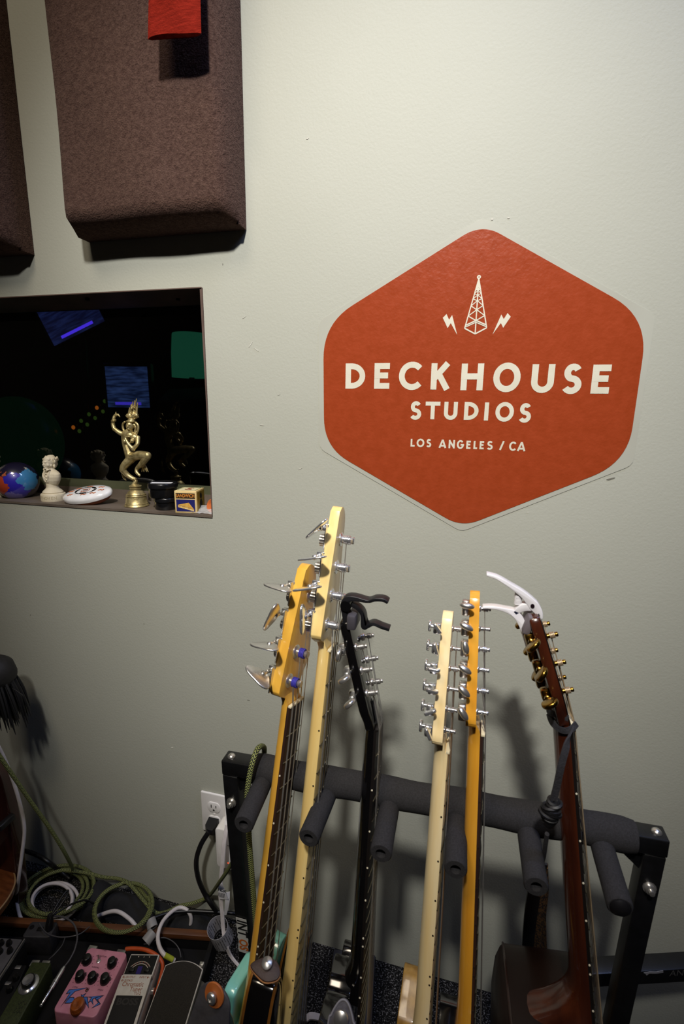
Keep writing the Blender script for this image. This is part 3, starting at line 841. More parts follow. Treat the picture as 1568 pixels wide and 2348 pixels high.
# ---- six-string bolt-on guitars
S_HEAD = [(-0.018, 0.009), (-0.0235, 0.0115), (-0.030, 0.0145), (-0.036, 0.0175), (-0.0385, 0.022), (-0.0375, 0.030), (-0.020, 0.105), (-0.004, 0.170), (0.001, 0.180),
          (0.012, 0.186), (0.026, 0.182), (0.036, 0.168), (0.037, 0.150), (0.030, 0.135), (0.028, 0.110), (0.030, 0.080), (0.034, 0.058), (0.031, 0.040), (0.025, 0.028), (0.0225, 0.018), (0.018, 0.010)]
def s_edge(z): return -0.0375 + (z - 0.030) * (0.0335 / 0.14)
STRAT = [(0.030, -0.470), (0.045, -0.458), (0.068, -0.442), (0.092, -0.426), (0.108, -0.430), (0.114, -0.450), (0.110, -0.50), (0.118, -0.56), (0.145, -0.64), (0.155, -0.71), (0.125, -0.78), (0.05, -0.800),
         (-0.05, -0.800), (-0.125, -0.77), (-0.155, -0.70), (-0.145, -0.62), (-0.118, -0.55), (-0.110, -0.49), (-0.114, -0.42), (-0.110, -0.375), (-0.096, -0.357), (-0.080, -0.365), (-0.066, -0.402), (-0.050, -0.438), (-0.034, -0.455), (-0.030, -0.465)]
TELE = [(0.030, -0.520), (0.045, -0.515), (0.068, -0.500), (0.092, -0.486), (0.108, -0.490), (0.116, -0.515), (0.114, -0.55), (0.118, -0.59)] + STRAT[8:20] + [(-0.100, -0.425), (-0.080, -0.418), (-0.066, -0.420), (-0.050, -0.438), (-0.034, -0.455), (-0.030, -0.465)]
def six_line(name, label, spec, m_neck, m_board, dot, m_body, style, maple, body, hx=0.006, tilt=0.0, ht=0.0140):
    L = 0.648; wn, w12 = spec[2], spec[3]
    off = min(p[1] for p in body)
    g, M = new_guitar(name, label, 'electric guitar', spec, off)
    ft = 0.0048
    blend = [(0.030, 0.025, -hx - 0.002, ht - 0.002), (0.018, 0.023, -hx - 0.001, ht - 0.001), (0.008, 0.0222, -0.006, 0.0155), (0.003, 0.022, -ft, 0.0163)]
    build_neck(g, L, wn, w12, ft, 0.0205, 0.0225, fretz(L, 14), fretz(L, 20.5) - 0.05, m_neck, 0.030, blend)
    build_board(g, L, wn, w12, ft, 21, fretz(L, 21.6), m_board, dot, maple)
    fender_head(g, S_HEAD, hx, ht, m_neck, bev=0.0018)
    ends = []; xb = -hx - ht
    for i in range(6):
        pz = 0.030 + i * 0.0262; py = -0.017 + i * 0.0068; ey = s_edge(pz + 0.004)
        tuner_post(g, (-hx, py, pz), (1, 0, 0), 0.0155, 0.0030, m_chrome, m_chrome if i % 2 else None, 0.0048)
        ends.append((-hx + 0.007, py - 0.003, pz))
        if style == 'oval':
            b = B().box((xb - 0.005, ey + 0.008, pz + 0.003), (0.010, 0.015, 0.0215), bev=0.0022)
            t = part('tuner_housing', b, m_nickel, g, local=True)
            b = B().cyl((xb - 0.004, ey + 0.004, pz + 0.010), (xb - 0.003, ey - 0.011, pz + 0.010), 0.002, 8)
            part('shaft', b, m_nickel, t, local=True)
            a = (0.1, 0.45, 1.35, 0.55, 0.75, 0.95)[5 - i]
            b = B().ell((0, 0, 0), (0.0098, 0.0058, 0.0045), basis((xb - 0.003, ey - 0.0155, pz + 0.010), (math.cos(a), 0, -math.sin(a)), (0, -1, 0), (math.sin(a), 0, math.cos(a))), 18, 12)
            part('button', b, m_nickel, t, 'oval metal tuning button', local=True)
        else:
            b = B().box((xb - 0.0055, ey + 0.006, pz + 0.002), (0.011, 0.012, 0.015), bev=0.002)
            t = part('tuner_housing', b, m_chrome, g, local=True)
            b = B().cyl((xb, py, pz), (xb - 0.017, py, pz), 0.003, 8)
            b.lathe([(0.0, 0), (0.0078, 0), (0.0085, 0.0008), (0.0085, 0.0030), (0.0078, 0.0038), (0, 0.0038)], along((xb - 0.0155, py, pz), (-1, 0, 0)), 18)
            part('locking_wheel', b, m_chrome, t, 'round locking thumbwheel', local=True)
            b = B().cyl((xb - 0.004, ey + 0.002, pz + 0.007), (xb - 0.004, ey - 0.014, pz + 0.007), 0.002, 8)
            a = (0.9, 1.25, 0.0, 0.1, -0.5, 1.1)[5 - i]
            b.prism([(p[0], p[1]) for p in rrect(0.017, 0.009, 0.0035, 4)], -0.0022, 0.0022, basis((xb - 0.004, ey - 0.0155, pz + 0.007), (math.cos(a), 0, -math.sin(a)), (0, -1, 0), (math.sin(a), 0, math.cos(a))), bev=0.0012)
            part('button', b, m_chrome, t, 'small rounded tuning button', local=True)
    strings(g, 6, L, wn, w12, ends, 0.0007, 0.0004, m_string, nutx=0.0022)
    body_part(g, body, -0.012, -0.051, m_body, 0.009)
    part('bridge', B().box((-0.004, 0, -L - 0.005), (0.010, 0.07, 0.04), bev=0.002), m_chrome, g, local=True)
    return g, M
SPEC_D = ((.0079, -.3134, .8358), (.0063, -.3751, .5275), .0215, .026, 0.05)
SPEC_E = ((.0514, -.3119, .870), (.0617, -.3736, .5618), .0215, .026, 0.04)
gd, MD = six_line('electric_guitar', 'pale cream maple neck electric guitar with locking tuners and natural ash body', SPEC_D, m_maple_cream, m_maple_cream, m_dotb, m_ash, 'lock', True, STRAT, hx=0.008)
ge, ME = six_line('electric_guitar', 'honey amber neck electric guitar with six oval metal tuning buttons', SPEC_E, m_maple_honey, m_rose, m_dotb, m_gloss_black, 'oval', False, TELE, hx=0.0105, ht=0.0130)

# ---- guitars with tilted heads, three tuners a side
def angled(name, label, cat, spec, L, m_neck, m_board, dot, m_hw, body, m_body, bx, heel, zj, head_len, tilt, m_str, btn, nfr, m_face, tz=(0.048, 0.0385), ft=0.005, wtop=0.040, ht=0.0135, m_head=None):
    wn, w12 = spec[2], spec[3]; off = min(p[1] for p in body)
    g, M = new_guitar(name, label, cat, spec, off)
    hx0 = 0.004
    H = basis((-hx0, 0, 0.002), (math.cos(tilt), 0, math.sin(tilt)), (0, 1, 0), (-math.sin(tilt), 0, math.cos(tilt)))   # head frame: x out of the face
    blend = []
    for z, w, dd in ((0.045, 0.026, ht), (0.028, 0.0245, ht + 0.001), (0.014, 0.0230, ht + 0.0035), (0.004, 0.0225, 0.0170)):
        blend.append((z, w, -hx0 - math.tan(tilt) * z - 0.001, dd))
    build_neck(g, L, wn, w12, ft, 0.0215, 0.0235, fretz(L, heel[0]), zj, m_neck, heel[1], blend, heel_sq=3.2)
    build_board(g, L, wn, w12, ft, nfr, fretz(L, nfr + 0.6), m_board, dot)
    hl = head_len
    side = [(wn + 0.001, 0.0), (wn + 0.0025, 0.012), (0.033, 0.028), (0.0350, 0.036), (0.0365, 0.06), (wtop - 0.001, hl - 0.03), (wtop, hl - 0.010), (wtop - 0.004, hl - 0.003), (0.022, hl), (0.010, hl - 0.002), (0.0, hl - 0.007)]
    out = [(p[0], p[1]) for p in side] + [(-p[0], p[1]) for p in reversed(side[:-1])]
    hp = basis((-hx0, 0, 0.002), (0, 1, 0), (-math.sin(tilt), 0, math.cos(tilt)), (math.cos(tilt), 0, math.sin(tilt)))
    hs = part('headstock', B().prism(out, -ht, 0, hp, bev=0.002, seg=2, ang=40), m_head or m_neck, g, local=True, smooth=50)
    if m_face: part('face_veneer', B().prism([(p[0] * 0.985, p[1] * 0.99 + 0.001) for p in out], 0.0, 0.0012, hp), m_face, hs, 'dark face veneer', local=True)
    ends = {}
    for s in (-1, 1):
        for i in range(3):
            pz = tz[0] + i * tz[1]; py = s * (0.0225 + i * 0.0028)
            po = H @ Vector((0, py, pz)); d = H.to_3x3() @ Vector((1, 0, 0))
            tuner_post(g, po, d, 0.0165, 0.0032, m_hw, m_str, 0.0058)
            ends[(s, i)] = H @ Vector((0.008, py - s * 0.003, pz))
            ey = s * (0.036 + i * 0.0012)
            b = B().box((-ht - 0.0055, ey - s * 0.013, pz), (0.011, 0.014, 0.017), H, bev=0.003)
            t = part('tuner_housing', b, m_hw, g, local=True)
            b = B().tube([H @ Vector((-ht - 0.005, ey - s * 0.010, pz)), H @ Vector((-ht - 0.005, ey + s * 0.010, pz))], 0.0024, 8)
            b.lathe([(0.0045, 0), (0.0045, 0.003), (0.003, 0.004)], along(H @ Vector((-ht - 0.005, ey + s * 0.001, pz)), H.to_3x3() @ Vector((0, s, 0))), 10)
            part('shaft', b, m_hw, t, local=True)
            a = btn[1][(i + (0 if s < 0 else 1)) % 3]
            bx_ = basis(H @ Vector((-ht - 0.005, ey + s * 0.0165, pz)), H.to_3x3() @ Vector((math.cos(a), 0, math.sin(a))), H.to_3x3() @ Vector((0, s, 0)), H.to_3x3() @ Vector((-math.sin(a) * s, 0, math.cos(a) * s)))
            kid = [(-0.0085, -0.006), (-0.0095, 0.001), (-0.006, 0.0075), (0.0, 0.0092), (0.006, 0.0075), (0.0095, 0.001), (0.0085, -0.006), (0.003, -0.0080), (-0.003, -0.0080)]
            kk = [(p.x, p.y) for p in catmull([(q[0], q[1], 0) for q in kid], 4, True)]
            b = B().prism([(p[0] * btn[0], p[1] * btn[0]) for p in kk], -0.0032, 0.0032, bx_, bev=0.0024, seg=3, ang=40)
            part('button', b, m_hw, t, 'tuning button', local=True)
    order = [(-1, 0), (-1, 1), (-1, 2), (1, 2), (1, 1), (1, 0)]
    strings(g, 6, L, wn, w12, [ends[o] for o in order], 0.0008, 0.0004, m_str, nutx=0.0022, bz=-L if cat != 'acoustic guitar' else -L)
    return g, M, H, ht
SG = [(0.030, -0.452), (0.040, -0.448), (0.058, -0.430), (0.076, -0.414), (0.092, -0.420), (0.104, -0.45), (0.108, -0.49), (0.108, -0.53), (0.130, -0.60), (0.158, -0.68), (0.152, -0.74), (0.10, -0.785), (0.0, -0.800),
      (-0.10, -0.785), (-0.152, -0.74), (-0.158, -0.68), (-0.132, -0.60), (-0.112, -0.53), (-0.118, -0.48), (-0.125, -0.44), (-0.112, -0.398), (-0.085, -0.380), (-0.055, -0.377), (-0.034, -0.382), (-0.015, -0.372), (0.015, -0.372), (0.028, -0.400)]
SPEC_C = ((-.0914, -.3023, .8428), (-.0903, -.3621, .5439), .0215, .026, 0.0)
gc, MC, HC, htC = angled('electric_guitar', 'black electric guitar with three tuners a side and black capo', 'electric guitar', SPEC_C, 0.628, m_gloss_black, m_ebony, m_dotw, m_nickel, SG, m_gloss_black, (-0.008, -0.043),
                    (13.5, 0.036), -0.40, 0.164, math.radians(15.5), m_string, (1.0, (0.5, 0.35, 1.2)), 22, None, tz=(0.053, 0.034))
body_part(gc, SG, -0.016, -0.050, m_gloss_black, 0.012)
part('bridge', B().box((0.0, 0, -0.632), (0.016, 0.08, 0.012), bev=0.002), m_chrome, gc, local=True)
part('truss_cover', B().prism([(-0.010, 0.004), (0.010, 0.004), (0.005, 0.035), (-0.005, 0.035)], 0.0012, 0.0028, basis(HC.translation, (0, 1, 0), HC.to_3x3() @ Vector((0, 0, 1)), HC.to_3x3() @ Vector((1, 0, 0)))), m_blackplastic, gc, local=True)

DREAD = [(0.030, -0.398), (0.07, -0.401), (0.105, -0.412), (0.130, -0.440), (0.143, -0.48), (0.142, -0.53), (0.130, -0.58), (0.132, -0.62), (0.160, -0.68), (0.190, -0.76), (0.188, -0.83), (0.14, -0.875), (0.0, -0.89),
         (-0.14, -0.875), (-0.188, -0.83), (-0.190, -0.76), (-0.160, -0.68), (-0.132, -0.62), (-0.130, -0.58), (-0.142, -0.53), (-0.143, -0.48), (-0.130, -0.440), (-0.105, -0.412), (-0.07, -0.401), (-0.030, -0.398)]
SPEC_F = ((.1629, -.2897, .8904), (.205, -.3506, .5863), .0220, .0275, 0.0)
gf, MF, HF, htF = angled('acoustic_guitar', 'brown mahogany acoustic guitar with gold tuners, rightmost in the stand', 'acoustic guitar', SPEC_F, 0.645, m_mahogany, m_ebony, m_dotw, m_gold, DREAD, m_mahog_body, (-0.004, -0.108),
                    (12.3, 0.088), -0.400, 0.152, math.radians(11.5), m_bronze, (1.12, (0.25, 0.75, 0.55)), 20, m_ebony, wtop=0.039, tz=(0.045, 0.0375))
bo = body_part(gf, DREAD, -0.006, -0.106, m_mahog_body, 0.002)
part('soundboard', B().prism([(p.x * 0.995, p.y) for p in catmull([(q[0], q[1], 0) for q in DREAD], 6, True)], -0.006, -0.0035, YZ), mat('spruce_top', 'b88a4c', 0.3, c2='a5763a', scale=30, stretch=(1, 12, 0.5), coat=0.5), bo, local=True)
b = B(); pts = catmull([(q[0], q[1], 0) for q in DREAD], 6, True)
b.loft([[(x, p.x * k, -0.645 + (p.y + 0.645) * k) for p in pts] for x, k in ((-0.104, 1.0), (-0.110, 0.985), (-0.119, 0.93), (-0.128, 0.80), (-0.134, 0.6), (-0.137, 0.3))])
part('arched_back', b, m_mahog_body, bo, 'dark arched back', local=True, smooth=60)
b = B()
for x in (-0.0055, -0.1055): b.tube([(x, p.x * 1.001, p.y + 0.0006) for p in pts], 0.0018, 6, closed=True)
part('binding', b, mat('dark_binding', '2a1712', 0.3, coat=0.4), bo, local=True)
part('bridge', B().box((0.0, 0, -0.65), (0.010, 0.15, 0.03), bev=0.003), m_ebony, gf, local=True)

# ================================================================== guitar stand
m_steel = mat('black_steel', '121214', 0.38, c2='0c0c0d', scale=60, bump=0.08, bscale=500, spec=0.5)
m_foam = mat('charcoal_foam', '313032', 0.92, c2='292829', scale=500, bump=0.25, bscale=900, spec=0.2)
m_foam_in = mat('foam_hole', '17161a', 0.95)
BY, BZ = -0.280, 0.716
stand = thing('guitar_stand', 'black steel guitar rack with foam-covered bar and six foam pegs', 'guitar stand', (-0.03, -0.3, 0))
XL, XR = -0.330, 0.279
lv = [at_y(548, 1742, BY).z, at_y(1482, 1900, BY).z]
def bar_z(x): return 0.722 + (x + 0.33) * 0.022
b = B().box((0, 0, 0), (XR - XL + 0.028, 0.026, 0.026), T((XL + XR) / 2, BY, bar_z((XL + XR) / 2)) @ R(-0.022, 'Y'), bev=0.002)
bar = part('crossbar', b, m_steel, stand)
for x in (XL - 0.002, XR + 0.002):
    z = bar_z(x) + 0.013; part('cap_bolt', B().lathe([(0.0065, 0), (0.0065, 0.001), (0.004, 0.0038), (0, 0.0045)], T(x, BY, z), 14), m_nickel, bar)
n = 40; pts = []; rr = []
for i in range(n + 1):
    x = -0.294 + (0.256 + 0.294) * i / n; pts.append((x, BY, bar_z(x) + 0.0008 * math.sin(x * 40))); rr.append(0.0215 + 0.0007 * math.sin(x * 61) + (-0.002 if i in (0, n) else 0))
part('foam_sleeve', B().tube(pts, rr, 28), m_foam, stand, 'charcoal foam sleeve on the bar')
for i, x in enumerate((-0.2715, -0.1655, -0.0705, 0.0255, 0.1215, 0.2145)):
    z = bar_z(x) - 0.010; yaw = (0.06, -0.05, 0.0, 0.0, 0.0, 0.0)[i]; drop = (0.0, 0.0, 0.0, 0, 0, -0.004)[i]
    p0 = Vector((x, BY - 0.004, z)); p1 = Vector((x + 0.09 * yaw, BY - 0.096, z + drop)); d = (p1 - p0).normalized(); Ln = (p1 - p0).length
    M = along(p0, d)
    r = 0.0146
    b = B().lathe([(r * 0.98, 0), (r, Ln * 0.3), (r * 0.99, Ln * 0.7), (r, Ln - 0.002), (r - 0.0015, Ln), (0.0068, Ln), (0.0066, Ln - 0.004), (0.0066, Ln - 0.02)], M, 26)
    pg = part('foam_peg', b, m_foam, stand)
    if i < 5: part('peg_hole', B().lathe([(0.0067, Ln - 0.012), (0.0, Ln - 0.012)], M, 16), m_foam_in, pg)
    else: part('rubber_cap', B().lathe([(0.0118, Ln - 0.001), (0.0118, Ln + 0.001), (0.0085, Ln + 0.004), (0.004, Ln + 0.0055), (0, Ln + 0.006)], M, 18), mat('rubber_cap', '151416', 0.35), pg)
for s, x, yb in ((-1, XL, -0.262), (1, XR, -0.276)):
    top = Vector((x, BY, bar_z(x) - 0.013)); bot = Vector((x, yb + 0.03, 0.02))
    d = bot - top; M = along(top, d, (0, 1, 0))
    po = part('post', B().box((0, 0, d.length / 2), (0.026, 0.026, d.length), M, bev=0.002), m_steel, stand)
    q = top + d * (0.052 / d.length) + Vector((0, -0.0135, 0))
    b = B().lathe([(0.0085, 0), (0.0085, 0.0015), (0.0062, 0.0017), (0.0062, 0.006), (0.0045, 0.0065), (0.0035, 0.0066), (0.0035, 0.011), (0, 0.0115)], along(q, (0, -1, 0.1)), 12)
    part('bolt', b, m_nickel, po)
    b = B().prism([(0, 0), (-s * 0.04, 0), (0, -0.035)], -0.003, 0.003, basis((x - s * 0.012, BY, bar_z(x) - 0.012), (1, 0, 0), (0, 0, 1), (0, -1, 0)))
    part('gusset', b, m_steel, po)
    foot = B().box((x, -0.46, 0.02), (0.028, 0.62, 0.028), bev=0.003); part('base_rail', foot, m_steel, stand)
part('base_bar', B().cyl((XL, -0.70, 0.028), (XR, -0.70, 0.028), 0.018, 16), m_foam, stand)
part('rear_bar', B().cyl((XL, -0.24, 0.04), (XR, -0.24, 0.04), 0.012, 12), m_steel, stand)
# sticker on the left post
top = Vector((XL, BY, bar_z(XL) - 0.013)); bot = Vector((XL, -0.232, 0.02)); d = (bot - top).normalized()
pc = at_x(567, 2120, XL); 
s0 = top + d * ((pc.z - top.z) / d.z); s0 = s0 + Vector((0.0, -0.0138, 0))
SM = basis(s0, d, (1, 0, 0), d.cross(Vector((1, 0, 0))))
if SM.to_3x3().col[2].y > 0: SM = basis(s0, d, (1, 0, 0), -d.cross(Vector((1, 0, 0))))
rn = random.Random(5)
ol = [(-0.043 + 0.086 * i / 14, 0.0098 + rn.uniform(-.0012, .0012)) for i in range(15)] + [(0.043 - 0.086 * i / 14, -0.0098 + rn.uniform(-.0012, .0012)) for i in range(15)]
st = part('sticker', B().prism(ol, 0.0002, 0.0006, SM), mat('sticker_white', 'c9c6c2', 0.6), stand, 'white sticker lettered INTOS', smooth=0)
b = B(); text(b, 'INT', 0.026, SM @ T(-0.019, 0, 0.001), bold=0.0007, sx=0.95); part('lettering', b, mat('ink_black', '161515', 0.6), st, smooth=0)
b = B(); text(b, 'OS', 0.023, SM @ T(0.022, 0, 0.001), bold=0.0008, sx=0.95); part('lettering', b, mat('ink_orange', 'c8661f', 0.6), st, smooth=0)

# ---- low black rail of another frame by the wall
RZ = 0.345
pa = at_z(1360, 2228, RZ); pb = at_z(1568, 2216, RZ); dd = (pb - pa).normalized()
p0 = pa - dd * 0.10; p1 = pb + dd * min(0.40, (-0.045 - pb.y) / max(dd.y, 1e-3))
rk = thing('metal_frame', 'low black metal frame behind the right end of the guitar rack', 'metal frame', (p1.x, p1.y, 0))
M = along(p0, p1 - p0)
part('rail', B().box((0, 0, (p1 - p0).length / 2), (0.028, 0.030, (p1 - p0).length), M, bev=0.003), m_steel, rk)
for q in (p0 + dd * 0.02, p1 - dd * 0.02): part('leg', B().box((q.x, q.y, (RZ - 0.012) / 2), (0.026, 0.026, RZ - 0.012), bev=0.002), m_steel, rk)
q = at_y(1508, 2196, pb.y - 0.014)
ch = [(-0.022, 0.002), (-0.012, 0.004), (0.0, 0.003), (0.012, 0.005), (0.013, 0.0), (0.0, -0.001), (-0.012, 0.0), (-0.016, -0.004), (-0.019, 0.0)]
RM = basis(p0, dd, (0, 0, 1), dd.cross(Vector((0, 0, 1)))) 
nrm = Vector((dd.y, -dd.x, 0)).normalized()
def on_rail(px, up): 
    r = ray(px, 2205); t = ((p0 + nrm * 0.0145 - CAM).dot(nrm)) / r.dot(nrm); w = CAM + r * t
    return Vector((w.x, w.y, RZ + up))
part('scuff', B().prism(ch, 0, 0.0006, basis(on_rail(1508, 0.012) + nrm * 0.0003, dd, (0, 0, 1), nrm)), mat('chalk_scuff', '8f8d92', 0.8), rk, 'pale scuff mark', smooth=0)
b = B(); text(b, 'AN', 0.018, basis(on_rail(1556, 0.009) + nrm * 0.0008, dd, (0, 0, 1), nrm)); part('lettering', b, mat('worn_print', '55534f', 0.7), rk, smooth=0)

# ================================================================== capos and straps
def flatbar(b, pts, w, y0, y1, per=6):
    """thick planar band through world (x, z) points, between depths y0 and y1; w = width per point"""
    P = catmull([(p[0], p[1], 0) for p in pts], per); n = len(P); ws = []
    for i in range(n):
        f = i / per; k = min(int(f), len(w) - 2) if len(w) > 1 else 0
        ws.append(w[k] + (w[k + 1] - w[k]) * (f - k))
    Lf, Rt = [], []
    for i in range(n):
        t = (P[min(i + 1, n - 1)] - P[max(i - 1, 0)]).normalized(); nn = Vector((-t.y, t.x, 0))
        Lf.append(P[i] + nn * ws[i] / 2); Rt.append(P[i] - nn * ws[i] / 2)
    poly = [(p.x, p.y) for p in Lf] + [(p.x, p.y) for p in reversed(Rt)]
    b.prism(poly, -y1, -y0, WALLM, bev=min(0.0016, min(w) * 0.3), seg=2, ang=40)
def wp(px, py, y): 
    q = at_y(px, py, y); return (q.x, q.z)
# black capo on the head of the black guitar
yc = -0.282
m_capo = mat('black_capo', '17171a', 0.42, c2='101013', scale=50, spec=0.5)
q = at_y(800, 1400, yc)
cp = thing('guitar_capo', 'black spring capo clamped on the black guitar headstock', 'capo', (q.x, yc, q.z - 0.05))
b = B(); flatbar(b, [wp(797, 1447, yc), wp(793, 1415, yc), wp(790, 1385, yc), wp(797, 1371, yc), wp(815, 1369, yc), wp(845, 1375, yc), wp(862, 1371, yc), wp(880, 1372, yc), wp(891, 1378, yc)],
                 [0.005, 0.006, 0.008, 0.009, 0.007, 0.004, 0.005, 0.005, 0.004], yc - 0.008, yc + 0.008); part('upper_arm', b, m_capo, cp)
b = B(); flatbar(b, [wp(808, 1383, yc), wp(822, 1391, yc), wp(833, 1405, yc), wp(836, 1432, yc), wp(843, 1432, yc), wp(858, 1427, yc), wp(876, 1434, yc), wp(894, 1440, yc)],
                 [0.005, 0.006, 0.006, 0.008, 0.006, 0.0045, 0.0045, 0.004], yc - 0.007, yc + 0.007); part('lower_arm', b, m_capo, cp)
q1 = at_y(796, 1384, yc); b = B().cyl((q1.x, yc - 0.0105, q1.z), (q1.x, yc + 0.0105, q1.z), 0.0078, 20); part('pivot', b, mat('pivot_black', '0a0a0b', 0.3), cp)
q1 = at_y(809, 1418, yc); b = B().box((q1.x + 0.001, yc, q1.z), (0.013, 0.034, 0.022), T(0, 0, 0), bev=0.003); part('rubber_pad', b, mat('grey_rubber', '47444a', 0.5), cp, 'grey rubber pad')
q1, q2 = at_y(799, 1392, yc), at_y(797, 1446, yc); 
part('back_bar', B().box((0, 0, 0.0), (0.004, 0.014, (q1 - q2).length + 0.01), along((q1 + q2) / 2, q1 - q2, (0, 1, 0)), bev=0.001), m_capo, cp)

# white capo on the acoustic's head
yw = -0.262
m_wcapo = mat('white_capo', 'e6e4e6', 0.3, c2='dcd9dc', scale=30, coat=0.3)
q = at_y(1215, 1450, yw)
cw = thing('guitar_capo', 'white trigger capo clamped on the acoustic guitar headstock', 'capo', (q.x, yw, q.z - 0.06))
b = B(); flatbar(b, [wp(1115, 1315, yw), wp(1140, 1323, yw), wp(1170, 1341, yw), wp(1200, 1362, yw), wp(1222, 1385, yw), wp(1233, 1400, yw), wp(1237, 1416, yw)],
                 [0.0028, 0.0042, 0.0056, 0.0085, 0.013, 0.010, 0.006], yw - 0.007, yw + 0.007); part('upper_arm', b, m_wcapo, cw)
b = B(); flatbar(b, [wp(1106, 1390, yw), wp(1130, 1390, yw), wp(1158, 1396, yw), wp(1182, 1406, yw), wp(1196, 1428, yw), wp(1204, 1455, yw), wp(1212, 1492, yw)],
                 [0.0026, 0.0035, 0.0055, 0.0105, 0.0095, 0.0080, 0.0045], yw - 0.0065, yw + 0.0065); part('lower_arm', b, m_wcapo, cw)
b = B(); flatbar(b, [wp(1178, 1403, yw), wp(1196, 1391, yw), wp(1216, 1388, yw)], [0.006, 0.010, 0.011], yw - 0.0065, yw + 0.0065); part('bridge_web', b, m_wcapo, cw)
a, c = at_y(1187, 1386, yw), at_y(1189, 1356, yw); pts = []
for i in range(10 * 12 + 1):
    k = i / 120; p = a.lerp(c, k); an = i * 2 * PI / 12; pts.append(p + Vector((math.cos(an) * 0.0042, math.sin(an) * 0.0042, 0)))
part('spring', B().tube(pts, 0.0009, 6), m_wcapo, cw, 'white coil spring')
q1 = at_y(1219, 1384, yw); part('pivot_pin', B().cyl((q1.x, yw - 0.0085, q1.z), (q1.x, yw + 0.008, q1.z), 0.0025, 12), mat('pin_dark', '2a1a22', 0.3, 0.5), cw)
q1 = at_y(1209, 1424, yw); part('rubber_pad', B().box((0, 0, 0), (0.010, 0.034, 0.026), T(q1.x, yw, q1.z) @ R(0.25, 'Y'), bev=0.003), mat('capo_pad', '6b6367', 0.55), cw, 'grey rubber pad')

# strap ends on the horns (guitar frame coordinates)
m_leather = mat('grey_leather', '4a484b', 0.55, c2='3c3a3d', scale=40, bump=0.3, bscale=120)
m_brown = mat('brown_leather', '3b241a', 0.6, c2='2b1811', scale=40, bump=0.3, bscale=160)
m_tan = mat('tan_edge', 'a9713f', 0.7, c2='8d5a2e', scale=60)
m_suede = mat('grey_suede', '5a575b', 0.95, c2='4a474b', scale=120, bump=0.3, bscale=400)
def local_pt(M, px, py, plane_y):
    """point of the guitar frame M on local y = plane_y seen at a pixel"""
    o = M.translation; yv = M.to_3x3() @ Vector((0, 1, 0)); r = ray(px, py)
    t = ((o + yv * plane_y - CAM).dot(yv)) / r.dot(yv); return CAM + r * t
# seafoam bass: strap with orange washer
q = local_pt(MA, 490, 2283, -0.128); tocam = (CAM - q).normalized()
ax = (MA.to_3x3() @ Vector((0, -1, 0.15))).normalized()
sa = thing('guitar_strap', 'dark grey leather strap end with orange washer on the seafoam bass', 'guitar strap', q - Vector((0, 0, 0.2)))
up = (MA.to_3x3() @ Vector((0, -0.15, -1))).normalized(); sd = up.cross(ax).normalized()
SMa = basis(q - ax * 0.004, sd, up, ax)
ol = [(0.025 * math.cos(a), 0.012 - 0.022 * math.sin(a)) for a in [PI * k / 14 for k in range(15)]]
ol = [(p[0], p[1]) for p in ol] + [(-0.034, 0.06), (-0.036, 0.25), (0.036, 0.25), (0.034, 0.06)]
part('strap_end', B().prism(ol, -0.003, 0.001, SMa, bev=0.0012), m_leather, sa)
part('washer', B().lathe([(0.005, 0.001), (0.0140, 0.001), (0.0147, 0.0025), (0.0140, 0.004), (0.005, 0.004)], SMa, 28), mat('orange_rubber', 'b5652b', 0.6, c2='a3561f', scale=60), sa, 'orange rubber washer')
part('strap_button', B().lathe([(0.005, 0.002), (0.005, 0.006), (0.0070, 0.008), (0.0070, 0.010), (0.0054, 0.0118), (0.0025, 0.0122), (0.0023, 0.011), (0, 0.011)], SMa, 22), m_nickel, sa)
# sunburst bass: brown strap tip
q = local_pt(MB, 612, 2207, -0.100); ax = (MB.to_3x3() @ Vector((0.1, -0.5, 0.85))).normalized()
sb = thing('guitar_strap', 'dark brown leather strap tip with chrome button on the sunburst bass horn', 'guitar strap', q - Vector((0, 0, 0.1)))
sd = (MB.to_3x3() @ Vector((1, 0, 0))).normalized(); up = ax.cross(sd).normalized()
SMb = basis(q - ax * 0.010, sd, up, ax)
ol = [(-0.026, -0.012), (-0.014, 0.006), (0.0, 0.013), (0.014, 0.010), (0.024, -0.006), (0.022, -0.020), (0.006, -0.030), (-0.008, -0.026)]
ol = [(p.x * 0.82, p.y * 0.55) for p in catmull([(a[0], a[1], 0) for a in ol], 5, True)]
se = part('strap_end', B().prism(ol, 0.0, 0.0035, SMb, bev=0.001), m_brown, sb)
part('tan_lining', B().prism([(p[0] * 1.05, p[1] * 1.08) for p in ol], -0.003, 0.0, SMb, bev=0.0008), m_tan, se, 'tan suede underside')
part('strap_button', B().lathe([(0.005, 0.003), (0.006, 0.0055), (0.0075, 0.007), (0.007, 0.009), (0.004, 0.0105), (0, 0.011)], SMb, 22), m_nickel, sb)
